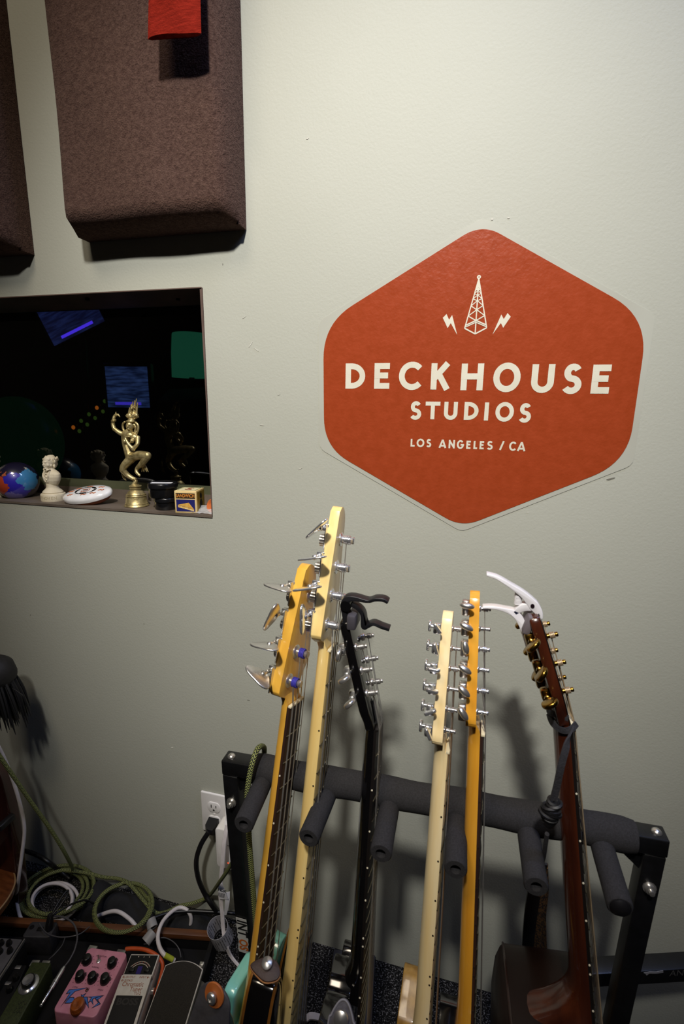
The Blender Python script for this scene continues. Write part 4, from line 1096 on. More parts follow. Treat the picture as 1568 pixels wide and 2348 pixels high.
# black guitar: grey suede strap tip
q = local_pt(MC, 781, 2338, -0.110); ax = (MC.to_3x3() @ Vector((-0.1, -0.9, 0.4))).normalized()
sc_ = thing('guitar_strap', 'grey suede pointed strap tip on the black guitar horn', 'guitar strap', q - Vector((0, 0, 0.15)))
sd = (MC.to_3x3() @ Vector((1, 0, 0))).normalized(); up = ax.cross(sd).normalized()
SMc = basis(q - ax * 0.010, sd, up, ax)
ol = [(-0.022, -0.16), (-0.022, -0.02), (-0.018, 0.000), (-0.009, 0.016), (0.0, 0.021), (0.009, 0.016), (0.018, 0.000), (0.022, -0.02), (0.022, -0.16)]
ol = [(p.x, p.y) for p in catmull([(a[0], a[1], 0) for a in ol], 5, False)]
part('strap_end', B().prism(ol, 0.0, 0.003, SMc @ Matrix.Scale(0.85, 4), bev=0.0008), m_suede, sc_)
part('piping', B().tube([SMc @ Vector((p[0] * 0.79, p[1] * 0.85 - 0.001, 0.0029)) for p in ol], 0.0012, 6), mat('suede_piping', '8a878b', 0.9), sc_, 'pale stitched edge')
part('strap_button', B().lathe([(0.006, 0.003), (0.007, 0.0065), (0.0095, 0.008), (0.009, 0.011), (0.005, 0.013), (0, 0.0135)], SMc, 22), m_nickel, sc_)

# acoustic: lace tied at the nut, knot and woven strap
m_lace = mat('black_lace', '2c2b2f', 0.9, c2='232226', scale=300, bump=0.4, bscale=500)
fl = lambda x, y, z: MF @ Vector((x, y, z))
ys = -0.345
k0 = at_y(1262, 1890, ys)
sf = thing('guitar_strap', 'black lace with woven strap hanging from the acoustic guitar nut', 'guitar strap', at_y(1220, 2158, ys + 0.05))
b = B()
b.ribbon(catmull([fl(-0.006, -0.0245, 0.012), fl(-0.018, -0.020, 0.014), fl(-0.0255, -0.008, 0.012), fl(-0.026, 0.010, 0.011), fl(-0.016, 0.022, 0.011)], 6), 0.0075, 0.0022, lambda t: MF.to_3x3() @ Vector((-0.6, -0.8 + 1.6 * t, 0)))
b.ribbon(catmull([fl(0.004, -0.021, 0.004), fl(-0.004, -0.0265, -0.001), fl(-0.014, -0.0245, -0.004), fl(-0.0235, -0.012, -0.001), fl(-0.0255, 0.004, 0.006)], 6), 0.0075, 0.0024, lambda t: MF.to_3x3() @ Vector((0.3 - t * 0.9, -1, 0)))
lp = [fl(-0.003, -0.0262, 0.0), at_y(1302, 1700, ys + 0.012), at_y(1288, 1750, ys), at_y(1277, 1800, ys), at_y(1268, 1836, ys)]
b.ribbon(catmull(lp, 6), 0.0082, 0.0024, (0.25, -1, 0))
part('lace', b, m_lace, sf)
b = B()
kn = [at_y(1268, 1838, ys), at_y(1262, 1862, ys), at_y(1258, 1880, ys), at_y(1256, 1900, ys), at_y(1254, 1915, ys)]
for i in range(9):
    c = catmull(kn, 4)[i]; r = (0.0050, 0.0072, 0.0085, 0.0095, 0.0092, 0.0098, 0.0085, 0.0062, 0.0042)[i]; c = c + Vector((0.0022 * math.sin(i * 2.1), 0, 0.001 * math.cos(i * 1.3)))
    b.tube([c + Vector((math.cos(t) * r, math.sin(t) * r * 0.8, 0.002 * math.sin(t * 1.0 + i))) for t in [2 * PI * j / 14 for j in range(14)]], 0.0028, 6, closed=True)
b.ell(tuple((kn[1] + kn[2]) / 2), (0.009, 0.008, 0.018), None, 14, 10)
part('knot', b, mat('knot_black', '131215', 0.5, c2='0b0b0c', scale=200), sf)
b = B(); b.tube(catmull([at_y(1254, 1912, ys), at_y(1250, 1940, ys + 0.008), at_y(1246, 1966, ys + 0.02), at_y(1240, 1985, ys + 0.03)], 5), 0.0028, 8)
part('cord', b, m_lace, sf)
wv = mat('woven_strap', '6b4a24', 0.85, c2='231612', scale=110, stretch=(3, 3, 0.6), lo=0.45, hi=0.55, bump=0.3, bscale=300)
yv = ys + 0.045
b = B().ribbon(catmull([at_y(1244, 1985, yv), at_y(1240, 2040, yv + 0.02), at_y(1233, 2100, yv + 0.06), at_y(1226, 2185, yv + 0.13)], 6), 0.016, 0.002, lambda t: (0.5 - t, -1, 0.1)); part('woven_band', b, wv, sf, 'brown patterned woven band')
b = B().ribbon(catmull([at_y(1246, 1985, yv + 0.006), at_y(1248, 2040, yv + 0.028), at_y(1243, 2100, yv + 0.065), at_y(1247, 2185, yv + 0.13)], 6), 0.012, 0.002, (-0.6, -1, 0.1)); part('woven_band', b, wv, sf)
b = B().ribbon(catmull([at_y(1238, 1980, yv - 0.004), at_y(1226, 2040, yv + 0.02), at_y(1216, 2100, yv + 0.06), at_y(1208, 2185, yv + 0.13)], 6), 0.019, 0.003, (0.1, -1, 0.1)); part('leather_end', b, mat('black_leather', '101012', 0.45, bump=0.2, bscale=200), sf)

# ================================================================== things on the window sill
SZ = WZ0 + 0.003
m_castcream = mat('cream_plaster', 'e3d8bd', 0.6, c2='d2c5a6', scale=40, bump=0.15, bscale=300)
m_brass = mat('brass', 'd6c48e', 0.38, 0.72, c2='a39160', scale=90, rvar=0.08, bump=0.2, bscale=700)

# glass paperweight
def VV(r_, t_, z_): return (0.71 * r_ + 0.70 * t_, 0.70 * r_ - 0.71 * t_, z_)
def paperweight_mat(z0, r):
    m = bpy.data.materials.new('swirled_glass'); m.use_nodes = True
    nt = m.node_tree; N = nt.nodes; L = nt.links; p = N['Principled BSDF']
    p.inputs['Roughness'].default_value = 0.35; p.inputs['Coat Weight'].default_value = 1.0; p.inputs['Coat Roughness'].default_value = 0.02; p.inputs['Coat IOR'].default_value = 1.7
    tc = N.new('ShaderNodeTexCoord'); n1 = N.new('ShaderNodeTexNoise'); n1.inputs['Scale'].default_value = 70; n1.inputs['Detail'].default_value = 8
    L.new(tc.outputs['Object'], n1.inputs['Vector'])
    sc = N.new('ShaderNodeVectorMath'); sc.operation = 'SCALE'; sc.inputs['Scale'].default_value = 0.030
    sb_ = N.new('ShaderNodeVectorMath'); sb_.operation = 'SUBTRACT'; L.new(n1.outputs['Color'], sb_.inputs[0]); sb_.inputs[1].default_value = (0.5, 0.5, 0.5)
    L.new(sb_.outputs[0], sc.inputs[0])
    ad = N.new('ShaderNodeVectorMath'); ad.operation = 'ADD'; L.new(tc.outputs['Object'], ad.inputs[0]); L.new(sc.outputs[0], ad.inputs[1])
    base = lin('1c1830')
    prev = None
    for col, c, rad in (('3227a8', VV(-0.004, 0.050, 0.030), 0.036), ('3f86b8', VV(0.030, 0.040, 0.048), 0.027), ('b5452a', VV(-0.040, 0.036, 0.034), 0.024), ('b5603a', VV(-0.032, 0.040, 0.070), 0.013), ('7a70c0', VV(-0.008, 0.030, 0.004), 0.018)):
        ds = N.new('ShaderNodeVectorMath'); ds.operation = 'DISTANCE'; L.new(ad.outputs[0], ds.inputs[0]); ds.inputs[1].default_value = c
        lt = N.new('ShaderNodeMath'); lt.operation = 'LESS_THAN'; L.new(ds.outputs['Value'], lt.inputs[0]); lt.inputs[1].default_value = rad
        mx = N.new('ShaderNodeMix'); mx.data_type = 'RGBA'; L.new(lt.outputs[0], mx.inputs['Factor'])
        if prev is None: mx.inputs['A'].default_value = base
        else: L.new(prev, mx.inputs['A'])
        mx.inputs['B'].default_value = lin(col); prev = mx.outputs['Result']
    L.new(prev, p.inputs['Base Color'])
    return m
c = at_z(43, 1140, SZ); c.y = 0.052; c = Vector((at_y(40, 1105, 0.052).x, 0.052, SZ)); r = 0.0475
prof = [(0.0, 0.0), (0.027, 0.0)] + [(r * math.cos(a), 0.0385 + r * math.sin(a)) for a in [math.radians(-54 + 144 * k / 20) for k in range(21)]]
prof[-1] = (0.0001, prof[-1][1])
solo('glass_paperweight', B().lathe(prof, T(*c), 40), paperweight_mat(SZ, r), 'round glass paperweight swirled in blue, cyan and orange', 'paperweight', smooth=60)

# plaster bust on a round plinth
def bust(name, label, pos, rot):
    t = thing(name, label, 'bust', M=T(*pos) @ R(rot, 'Z'), group='plaster busts on the sill')
    b = B()
    # local: face looks along -x, height 0.108
    rings = []
    for z, rx, ry, ox in ((0.034, 0.0095, 0.0110, 0.001), (0.040, 0.0125, 0.0165, 0.001), (0.048, 0.0150, 0.0215, 0.001), (0.057, 0.0158, 0.0245, 0.001), (0.064, 0.0140, 0.0248, 0.001), (0.0690, 0.0115, 0.0195, 0.0012), (0.0725, 0.0092, 0.0125, 0.0012), (0.0760, 0.0078, 0.0085, 0.0005), (0.0820, 0.0072, 0.0076, 0.0)):
        rings.append([(ox - rx * math.cos(a), ry * math.sin(a), z) for a in [2 * PI * k / 28 for k in range(28)]])
    b.loft(rings)                                                              # chest, sloping shoulders, neck
    b.ell((-0.0010, 0, 0.0935), (0.0135, 0.0118, 0.0140), None, 24, 16)        # skull
    b.ell((-0.0068, 0, 0.0870), (0.0092, 0.0092, 0.0118), None, 22, 14)        # face
    b.ell((-0.0118, 0, 0.0782), (0.0042, 0.0050, 0.0034), None, 12, 8)         # chin
    b.ell((-0.0163, 0, 0.0868), (0.0026, 0.0019, 0.0034), None, 10, 6)         # nose
    b.ell((-0.0155, 0, 0.0895), (0.0016, 0.0014, 0.0036), None, 10, 6)
    b.ell((-0.0138, 0, 0.0925), (0.0026, 0.0072, 0.0018), None, 12, 6)         # brow
    b.ell((-0.0150, 0, 0.0822), (0.0018, 0.0034, 0.0011), None, 10, 6)         # mouth
    for s_ in (-1, 1): b.ell((-0.0100, s_ * 0.0066, 0.0855), (0.0034, 0.0030, 0.0040), None, 10, 6)   # cheeks
    b.ell((0.0035, 0, 0.0945), (0.0128, 0.0136, 0.0140), None, 24, 14)         # hair mass
    b.ell((0.0055, 0, 0.0850), (0.0090, 0.0122, 0.0105), None, 20, 12)
    rn = random.Random(4)
    for k in range(46):                                                        # wavy locks
        a = rn.uniform(0.95, 2 * PI - 0.95); h = rn.uniform(0.0800, 0.1045)
        rad = 0.0136 * math.sqrt(max(0.12, 1 - ((h - 0.0925) / 0.0165) ** 2))
        b.ell((0.0030 - rad * math.cos(a), rad * math.sin(a), h), (0.0026, 0.0026, 0.0040), R(rn.uniform(-0.05, 0.05), 'X'), 8, 5)
    for k in range(7): b.ell((-0.0105 + 0.0010 * abs(k - 3), (k - 3) * 0.0030, 0.1010 - 0.0008 * abs(k - 3)), (0.0032, 0.0021, 0.0030), None, 8, 5)   # fringe
    for s_ in (-1, 1):
        b.tube([(-0.0085, s_ * 0.0100, 0.0765), (-0.0125, s_ * 0.0050, 0.0740), (-0.0135, s_ * 0.0015, 0.0715)], [0.0020, 0.0024, 0.0016], 7)   # collar
        b.tube([(-0.0100, s_ * 0.0090, 0.0715), (-0.0148, s_ * 0.0085, 0.0600), (-0.0135, s_ * 0.0030, 0.0450)], [0.0014, 0.0020, 0.0014], 7)   # lapel
    for k in range(6): b.ell((-0.0146, (-1) ** k * 0.0012, 0.0690 - k * 0.0036), (0.0018, 0.0026, 0.0018), None, 8, 5)   # ruffle
    b = remeshed(b, 0.0007, 1)
    part('figure', b, m_castcream, t, local=True, smooth=80)
    b = B().lathe([(0.0, 0.0), (0.0262, 0.0), (0.0268, 0.002), (0.0268, 0.0150), (0.0258, 0.0170), (0.0225, 0.0175), (0.0215, 0.0190), (0.0225, 0.0205), (0.0200, 0.0240), (0.0145, 0.0290), (0.0125, 0.0330), (0.0130, 0.0400), (0, 0.041)], None, 36)
    pl = part('plinth', b, m_castcream, t, local=True, smooth=40)
    b = B(); s = 'BEETHOVEN 1827'
    for k, chh in enumerate(s):
        if chh == ' ': continue
        a = -2.245 + (k - 7.5) * 0.245
        M = basis((0.0270 * math.cos(a), 0.0270 * math.sin(a), 0.0090), (-math.sin(a), math.cos(a), 0), (0, 0, 1), (math.cos(a), math.sin(a), 0))
        text(b, chh, 0.0095, M, bold=0.0002)
    part('inscription', b, mat('darker_plaster', 'c9bb98', 0.8), pl, 'raised name around the plinth', smooth=0, local=True)  # raised letters in a slightly darker cream
    return t
q = at_z(122, 1147, SZ)
bust('plaster_bust', 'small cream plaster bust on round inscribed plinth beside the paperweight', (q.x, 0.040, SZ), 1.455)
q2 = at_y(-14, 1100, 0.040)
bust('plaster_bust', 'cream plaster bust almost cut off at the left edge of the sill', (q2.x, 0.040, SZ), 1.3)

# white painted ceramic oval
q = at_z(214, 1151, SZ)
DM = T(q.x, 0.034, SZ + 0.019) @ R(0.10, 'Z') @ R(-0.13, 'Y') @ R(0.36, 'X')
t = thing('ceramic_oval', 'white oval ceramic piece painted with orange and black pattern', 'ornament', M=T(q.x, 0.034, SZ))
prof = [(0.0, -0.020), (0.036, -0.019), (0.050, -0.013), (0.0595, -0.004), (0.0615, 0.002), (0.0590, 0.007), (0.050, 0.0105), (0.030, 0.0125), (0.0, 0.013)]
b = B().lathe(prof[3:], DM, 40, 1.0, 0.56); b.add([], []); part('top_shell', b, mat('white_glaze', 'f0efee', 0.15, coat=0.6), t)
b = B().lathe(prof[:4], DM, 40, 0.995, 0.555); part('underside', b, mat('terracotta', '8a4a28', 0.6, c2='6e3519', scale=50), t, 'terracotta underside')
def dome(x, y): k = min(1, math.sqrt((x / 0.0615) ** 2 + (y / 0.0344) ** 2)); return 0.0136 - 0.0045 * k ** 2.4
m_pblack, m_porange = mat('print_black', '1a1614', 0.4), mat('print_orange', 'c06a2a', 0.4, c2='a8481f', scale=60)
def on_dish(b, pts, w, closed=False):
    P = [Vector((x, y, dome(x, y))) for x, y in pts]
    b.tube([DM @ p for p in P], w, 6, closed=closed, flat=0.35, up=DM.to_3x3() @ Vector((0, 0, 1)))
b = B(); on_dish(b, [(0.026 * math.cos(a), 0.0145 * math.sin(a)) for a in [2 * PI * k / 32 for k in range(32)]], 0.0011, True)
for a0, a1 in ((20, 60), (150, 200), (250, 290), (-30, 0)): on_dish(b, arc(0, 0, 0.023, 0.0125, a0, a1, 8), 0.0020)
on_dish(b, [(-0.005, -0.0022), (0.005, -0.0022), (0.005, 0.0022), (-0.005, 0.0022)], 0.0005, True)
part('black_pattern', b, m_pblack, t)
b = B(); on_dish(b, [(-0.0095, -0.005), (0.0095, -0.005), (0.0095, 0.005), (-0.0095, 0.005)], 0.0009, True)
for x, y in ((-0.040, 0.004), (-0.034, -0.013), (0.034, 0.011), (0.040, -0.003), (0.026, -0.015), (-0.026, 0.014), (0.0, 0.019), (0.004, -0.0185)):
    on_dish(b, [(x - 0.006, y - 0.0015), (x - 0.001, y + 0.001), (x + 0.004, y - 0.001), (x + 0.007, y + 0.002)], 0.0017)
part('orange_pattern', b, m_porange, t)

# brass dancer standing on a bell
q = at_z(313, 1160, SZ); yb = 0.040
c0 = Vector((at_y(313, 1150, yb).x, yb, SZ))
st = thing('brass_statue', 'brass dancer figure with flame crown standing on a small bell', 'statue', c0)
b = B().lathe([(0.0, 0.0), (0.0255, 0.0), (0.0268, 0.0015), (0.0250, 0.0050), (0.0240, 0.0060), (0.0225, 0.0200), (0.0205, 0.0270), (0.0170, 0.0330), (0.0125, 0.0360), (0.0122, 0.0375), (0.0125, 0.0380), (0.0118, 0.0440), (0.0135, 0.0450), (0.0135, 0.0470), (0.0095, 0.0480), (0.0080, 0.0500), (0, 0.0505)], T(*c0), 32)
bell = part('bell', b, m_brass, st, smooth=40)
b = B()
for z, r_ in ((0.0065, 0.0243), (0.024, 0.0222), (0.0275, 0.0206), (0.041, 0.0124)):
    b.tube([c0 + Vector((r_ * math.cos(a), r_ * math.sin(a), z)) for a in [2 * PI * k / 28 for k in range(28)]], 0.0008, 6, closed=True)
part('bell_rings', b, m_brass, bell)
S = lambda px, py, dy=0.0: at_y(px, py, yb + dy)
b = B()
def limb(pts, rs, n=10):
    for p_, r_ in ((pts[0], rs[0]), (pts[-1], rs[-1])): b.ell(tuple(p_), (r_, r_, r_), None, 10, 8)
    b.tube(catmull(pts, 5), [x for i in range(len(rs) - 1) for x in [rs[i] + (rs[i + 1] - rs[i]) * k / 5 for k in range(5)]] + [rs[-1]], n)
# standing leg: hip, knee bent out to the left, ankle, foot
limb([S(302, 1050), S(285, 1068, -0.006), S(281, 1078, -0.008)], [0.0105, 0.0085, 0.0068])
limb([S(281, 1076, -0.008), S(292, 1089, -0.003), S(308, 1099)], [0.0066, 0.0062, 0.0042])
limb([S(308, 1098), S(311, 1104), S(305, 1113, -0.004)], [0.0045, 0.0050, 0.0042])
limb([S(308, 1106), S(313, 1113, 0.002)], [0.0040, 0.0045])
# raised leg
limb([S(305, 1046), S(322, 1044, -0.006), S(338, 1045, -0.010)], [0.0110, 0.0100, 0.0088])
limb([S(338, 1046, -0.010), S(328, 1060, -0.008), S(314, 1074, -0.006)], [0.0085, 0.0072, 0.0042])
limb([S(314, 1074, -0.006), S(313, 1082, -0.008), S(320, 1090, -0.010)], [0.0042, 0.0040, 0.0028])
# trunk
limb([S(300, 1052), S(293, 1030), S(288, 1012), S(290, 998), S(298, 988)], [0.0110, 0.0092, 0.0085, 0.0105, 0.0075])
b.ell(tuple(S(287, 1012, -0.008)), (0.0052, 0.0050, 0.0052)); b.ell(tuple(S(303, 1011, -0.008)), (0.0050, 0.0050, 0.0052))
b.ell(tuple(S(296, 998)), (0.0150, 0.0085, 0.0070)); b.ell(tuple(S(308, 1003)), (0.0090, 0.0075, 0.0090))
# raised arm (left in view)
limb([S(286, 997), S(274, 992, -0.003), S(262, 983, -0.004)], [0.0062, 0.0052, 0.0045])
limb([S(262, 984, -0.004), S(259, 972, -0.003), S(261, 958, -0.002)], [0.0046, 0.0044, 0.0032])
limb([S(261, 959, -0.002), S(264, 953), S(271, 951)], [0.0036, 0.0036, 0.0024])
limb([S(271, 951), S(275, 956)], [0.0022, 0.0012]); limb([S(264, 953), S(266, 945)], [0.0018, 0.0010])
# folded arm across the chest
limb([S(316, 1004), S(315, 1018, -0.008), S(306, 1028, -0.012)], [0.0055, 0.0046, 0.0042])
limb([S(306, 1030, -0.012), S(296, 1020, -0.014), S(289, 1009, -0.014)], [0.0044, 0.0038, 0.0026])
limb([S(289, 1009, -0.014), S(288, 1003, -0.013), S(296, 1001, -0.013)], [0.0028, 0.0026, 0.0016])
# neck, head, face
limb([S(298, 992), S(298, 985)], [0.0042, 0.0042])
b.ell(tuple(S(298, 977, -0.002)), (0.0085, 0.0090, 0.0105)); b.ell(tuple(S(293, 978, -0.009)), (0.0016, 0.0030, 0.0030), None, 8, 6); b.ell(tuple(S(295, 984, -0.008)), (0.0030, 0.0030, 0.0026), None, 8, 6)
for p in ((292, 975), (297, 974.5)): b.ell(tuple(S(p[0], p[1], -0.0098)), (0.0016, 0.0012, 0.0009), None, 8, 5)
b.ell(tuple(S(300, 966)), (0.0115, 0.0105, 0.0032)); b.ell(tuple(S(302, 962)), (0.0080, 0.0080, 0.0040))
# hair loops beside the head
for pts in ([(286, 968), (282, 972), (282, 982), (287, 992)], [(310, 968), (316, 974), (317, 984), (313, 996)], [(307, 972), (311, 980), (309, 992)]):
    limb([S(x, y, 0.002) for x, y in pts], [0.0026] * len(pts), 8)
# hanging sash between the legs
for x in (325, 330, 336, 340): limb([S(330, 1064), S((x + 330) / 2, 1072), S(x, 1082)], [0.0022, 0.0024, 0.0010], 6)
b.ell(tuple(S(302, 1050)), (0.0150, 0.0110, 0.0085)); b.ell(tuple(S(306, 1044, -0.006)), (0.0120, 0.0075, 0.0035))
limb([S(278, 1076, 0.004), S(284, 1094, 0.006), S(289, 1101, 0.006)], [0.0025, 0.0035, 0.0015], 6)
fig = part('figure', remeshed(b, 0.00085, 1), m_brass, st, smooth=80)
# flame crown
b = B()
for dx, base_y, tip in ((0, 962, (313, 914)), (-3, 960, (305, 920)), (4, 960, (316, 923)), (-6, 956, (297, 934)), (6, 956, (313, 935)), (-2, 956, (301, 926)), (2, 958, (309, 918))):
    p0 = S(303 + dx, base_y, random.uniform(-.003, .003)); p1 = S((303 + dx * 1.6 + tip[0]) / 2, (base_y + tip[1]) / 2 + 6); p2 = S(tip[0], tip[1])
    P_ = catmull([p0, p0.lerp(p1, 0.6) + Vector((dx * 0.0007, 0, 0)), p1, p2], 5); n_ = len(P_)
    b.tube(P_, [0.0045 * min(1.0, 0.55 + 2.2 * i / (n_ - 1)) * (1 - (i / (n_ - 1)) ** 1.6) + 0.0008 for i in range(n_)], 7)
for i in range(40):
    z = random.random(); p = S(304 + random.uniform(-7, 7) * (1 - z * 0.5), 962 - 30 * z, random.uniform(-.006, 0.002)); b.ell(tuple(p), (0.0016, 0.0016, 0.0018), None, 7, 5)
part('flame_crown', b, m_brass, fig, 'flame-shaped crown')
b = B()
for p in ((260.5, 966), (260.5, 963.5), (272, 991), (308, 1098), (316, 1073)):
    c_ = S(p[0], p[1], -0.003); b.tube([c_ + Vector((0.0050 * math.cos(a), 0.0050 * math.sin(a), 0.0012 * math.cos(a))) for a in [2 * PI * k / 14 for k in range(14)]], 0.0010, 6, closed=True)
part('bangles', b, m_brass, fig)

# two stacked black round cases
m_case = mat('black_case', '131315', 0.25, c2='0d0d0e', scale=60, coat=0.2)
def case(name, label, c, r, h, lid):
    t = thing(name, label, 'case', c)
    part('tub', B().lathe([(0.0, 0), (r * 0.90, 0), (r * 0.93, 0.002), (r * 0.93, h - lid), (0, h - lid)], T(*c), 36), m_case, t, smooth=40)
    part('lid', B().lathe([(r * 0.9, h - lid - 0.001), (r, h - lid), (r, h - 0.0022), (r * 0.975, h - 0.0008), (r * 0.93, h), (r * 0.90, h - 0.0010), (0.0, h - 0.0010)], T(*c), 36), m_case, t, smooth=40)
    return t
c1 = Vector((at_y(383, 1160, 0.036).x, 0.036, SZ)); case('round_case', 'lower black round case under a labelled one', c1, 0.0275, 0.027, 0.009)
c2 = Vector((at_y(374, 1130, 0.036).x, 0.036, SZ + 0.027)); cs = case('round_case', 'upper black round case with white label strip on its lid', c2, 0.0325, 0.032, 0.011)
lab = B().box((0, 0, 0), (0.046, 0.013, 0.0006), T(c2.x + 0.001, c2.y - 0.004, c2.z + 0.0315) @ R(0.26, 'Z'))
lb = part('label_strip', lab, mat('paper_white', 'e6e6ea', 0.6), cs, 'white paper label', smooth=0)
b = B()
LMx = T(c2.x + 0.001, c2.y - 0.004, c2.z + 0.0319) @ R(0.26, 'Z')
for x0 in (-0.013, -0.006, 0.001, 0.008): stroke(b, arc(x0 + 0.002, 0, 0.0022, 0.003, 40, 330, 8), 0.0005, LMx)
part('faded_marks', b, mat('pencil_grey', 'a3a3ad', 0.6), lb, smooth=0)

# toy block
bs = 0.0485
q = Vector((at_y(432, 1140, 0.026).x, 0.028, SZ))
BM = T(q.x + 0.002, q.y, SZ + bs / 2) @ R(0.17, 'Z')
t = thing('toy_block', 'cream toy picture block reading SANDWICH above a sandwich on blue', 'toy block', M=BM @ T(0, 0, -bs / 2))
m_blockc = mat('block_cream', 'dcc48a', 0.5, c2='cfb377', scale=40)
part('cube', B().box((0, 0, 0), (bs, bs, bs), BM, bev=0.0012), m_blockc, t)
h = bs / 2
FM = BM @ basis((0, -h - 0.0001, 0), (1, 0, 0), (0, 0, 1), (0, -1, 0))
m_navy, m_ink, m_or = mat('block_navy', '1d1f63', 0.5), mat('block_ink', '17130f', 0.5), mat('block_orange', 'd98a33', 0.5)
part('navy_field', B().box((0, -0.0075, 0.0001), (0.041, 0.026, 0.0003), FM), m_navy, t, smooth=0)
part('title_strip', B().box((0, 0.0135, 0.0001), (0.042, 0.0115, 0.0003), FM), m_ink, t, smooth=0)
b = B(); text(b, 'SANDWICH', 0.0105, FM @ T(0, 0.0135, 0.0005), bold=0.00025, sx=0.72); part('lettering', b, m_or, t, smooth=0)
b = B().sheet([(-0.017, -0.006), (0.007, -0.0010), (0.018, -0.0155)], FM, 0.0005); part('sandwich_print', b, mat('toast', 'd9ab54', 0.5, c2='c28f38', scale=200), t, 'golden toasted sandwich print', smooth=0)
b = B().sheet([(-0.017, -0.0065), (0.018, -0.0160), (0.018, -0.0195), (-0.017, -0.0115)], FM, 0.0005); part('crust_print', b, mat('crust', 'e8cf8f', 0.5, c2='c89a4a', scale=300), t, smooth=0)
TM = BM @ basis((0, 0, h + 0.0001), (1, 0, 0), (0, 1, 0), (0, 0, 1))
part('top_field', B().box((0, 0, 0.0001), (0.042, 0.042, 0.0003), TM), mat('block_pale', 'e8dcb0', 0.5), t, smooth=0)
b = B()
for rr_ in ((0.0385, 0.0355),):
    o_ = rrect(rr_[0], rr_[0], 0.002, 3); stroke(b, o_, 0.0012, TM, True, 0.0005)
part('green_frame', b, mat('block_green', '5c8a52', 0.5), t, smooth=0)
b = B(); text(b, 'S', 0.036, TM @ T(0, 0, 0.0006), bold=0.0004); part('lettering', b, mat('block_red', 'a8442a', 0.5), t, smooth=0)
KM = BM @ basis((h + 0.0001, 0, 0), (0, 1, 0), (0, 0, 1), (1, 0, 0))
part('side_field', B().box((0, 0, 0.0001), (0.042, 0.042, 0.0003), KM), mat('block_yellow', 'b89a35', 0.5, c2='9c7f25', scale=80), t, smooth=0)
b = B()
b.sheet([(p[0], p[1] + 0.011) for p in arc(0, 0, 0.006, 0.0065, 0, 360, 16)[:-1]], KM, 0.0005)
b.sheet([(-0.010, -0.019), (-0.008, -0.004), (-0.004, 0.003), (0.004, 0.003), (0.009, -0.005), (0.006, -0.010), (0.008, -0.019)], KM, 0.0005)
part('figure_print', b, m_ink, t, 'dark silhouette print', smooth=0)

# orange button in a crumpled clear bag
q = at_y(482, 1156, 0.010); c_ = Vector((q.x - 0.002, 0.020, SZ + 0.016))
t = thing('button_bag', 'orange round button in a crumpled clear plastic bag at the sill corner', 'bag', (c_.x, c_.y, SZ))
BM2 = along(c_, (-0.35, -1, 0.25))
part('button', B().lathe([(0, -0.002), (0.0135, -0.002), (0.015, -0.001), (0.015, 0.0012), (0.013, 0.0022), (0.0115, 0.0012), (0, 0.0012)], BM2, 26), mat('orange_button', 'cf7444', 0.4, c2='b95f30', scale=60), t, 'orange two-hole button')
b = B()
for s in (-1, 1): b.lathe([(0.0018, 0.0014), (0, 0.0016)], BM2 @ T(0.003, s * 0.0035, 0), 10)
part('button_holes', b, mat('hole_dark', '241410', 0.7), t)
m_bag = mat('clear_plastic', 'f2f2f4', 0.12, spec=0.7, alpha=0.42, coat=0.5)
b = B(); rn = random.Random(9); nx, ny = 9, 7; vs = []; fs = []
for j in range(ny + 1):
    for i in range(nx + 1):
        u, v = i / nx, j / ny
        vs.append((c_.x - 0.042 + 0.060 * u + rn.uniform(-.001, .001) - 0.012 * v * (1 - u), 0.004 + 0.03 * v, SZ + 0.001 + 0.022 * (v ** 1.2) * (0.25 + u * 0.75) + rn.uniform(0, .0028)))
for j in range(ny):
    for i in range(nx): fs.append((j * (nx + 1) + i, j * (nx + 1) + i + 1, (j + 1) * (nx + 1) + i + 1, (j + 1) * (nx + 1) + i))
b.add([(min(v[0], WX1 - 0.004), v[1], v[2]) for v in vs], fs); part('plastic_wrap', b, m_bag, t, smooth=0)

# ================================================================== dim gear in the control room behind the glass
def screen_mat(name, c, c2, e):
    m = bpy.data.materials.new(name); m.use_nodes = True
    nt = m.node_tree; N = nt.nodes; L = nt.links; p = N['Principled BSDF']; p.inputs['Base Color'].default_value = (0.01, 0.01, 0.012, 1)
    tc = N.new('ShaderNodeTexCoord'); mp = N.new('ShaderNodeMapping'); mp.inputs['Scale'].default_value = (8, 8, 60); L.new(tc.outputs['Object'], mp.inputs[0])
    w = N.new('ShaderNodeTexNoise'); w.inputs['Scale'].default_value = 1.4; w.inputs['Detail'].default_value = 4; L.new(mp.outputs[0], w.inputs['Vector'])
    cr = N.new('ShaderNodeValToRGB'); cr.color_ramp.elements[0].position = 0.4; cr.color_ramp.elements[0].color = lin(c2); cr.color_ramp.elements[1].position = 0.7; cr.color_ramp.elements[1].color = lin(c)
    L.new(w.outputs['Fac'], cr.inputs[0]); L.new(cr.outputs[0], p.inputs['Emission Color']); p.inputs['Emission Strength'].default_value = e
    return m
def monitor(name, label, cen, w, h, rot, tilt, ms, barc=None, foot=None):
    M = T(*cen) @ R(rot, 'Z') @ R(tilt, 'Y')
    t = thing(name, label, 'monitor', M=M)
    part('case', B().box((0, 0.02, 0), (w + 0.03, 0.035, h + 0.03), M, bev=0.004), m_case, t)
    part('display', B().box((0, 0.0, 0), (w, 0.004, h), M), ms, t, smooth=0)
    part('stand', B().cyl(M @ Vector((0, 0.03, -h / 2)), Vector((M.translation.x, M.translation.y + 0.03, 0.84)), 0.02), m_case, t)
    if barc: part('status_bar', B().box((0, -0.003, -h * 0.40), (w * 0.62, 0.003, h * 0.07), M), barc, t, smooth=0)
    return t
yv_ = 0.95
q = at_y(292, 888, yv_)
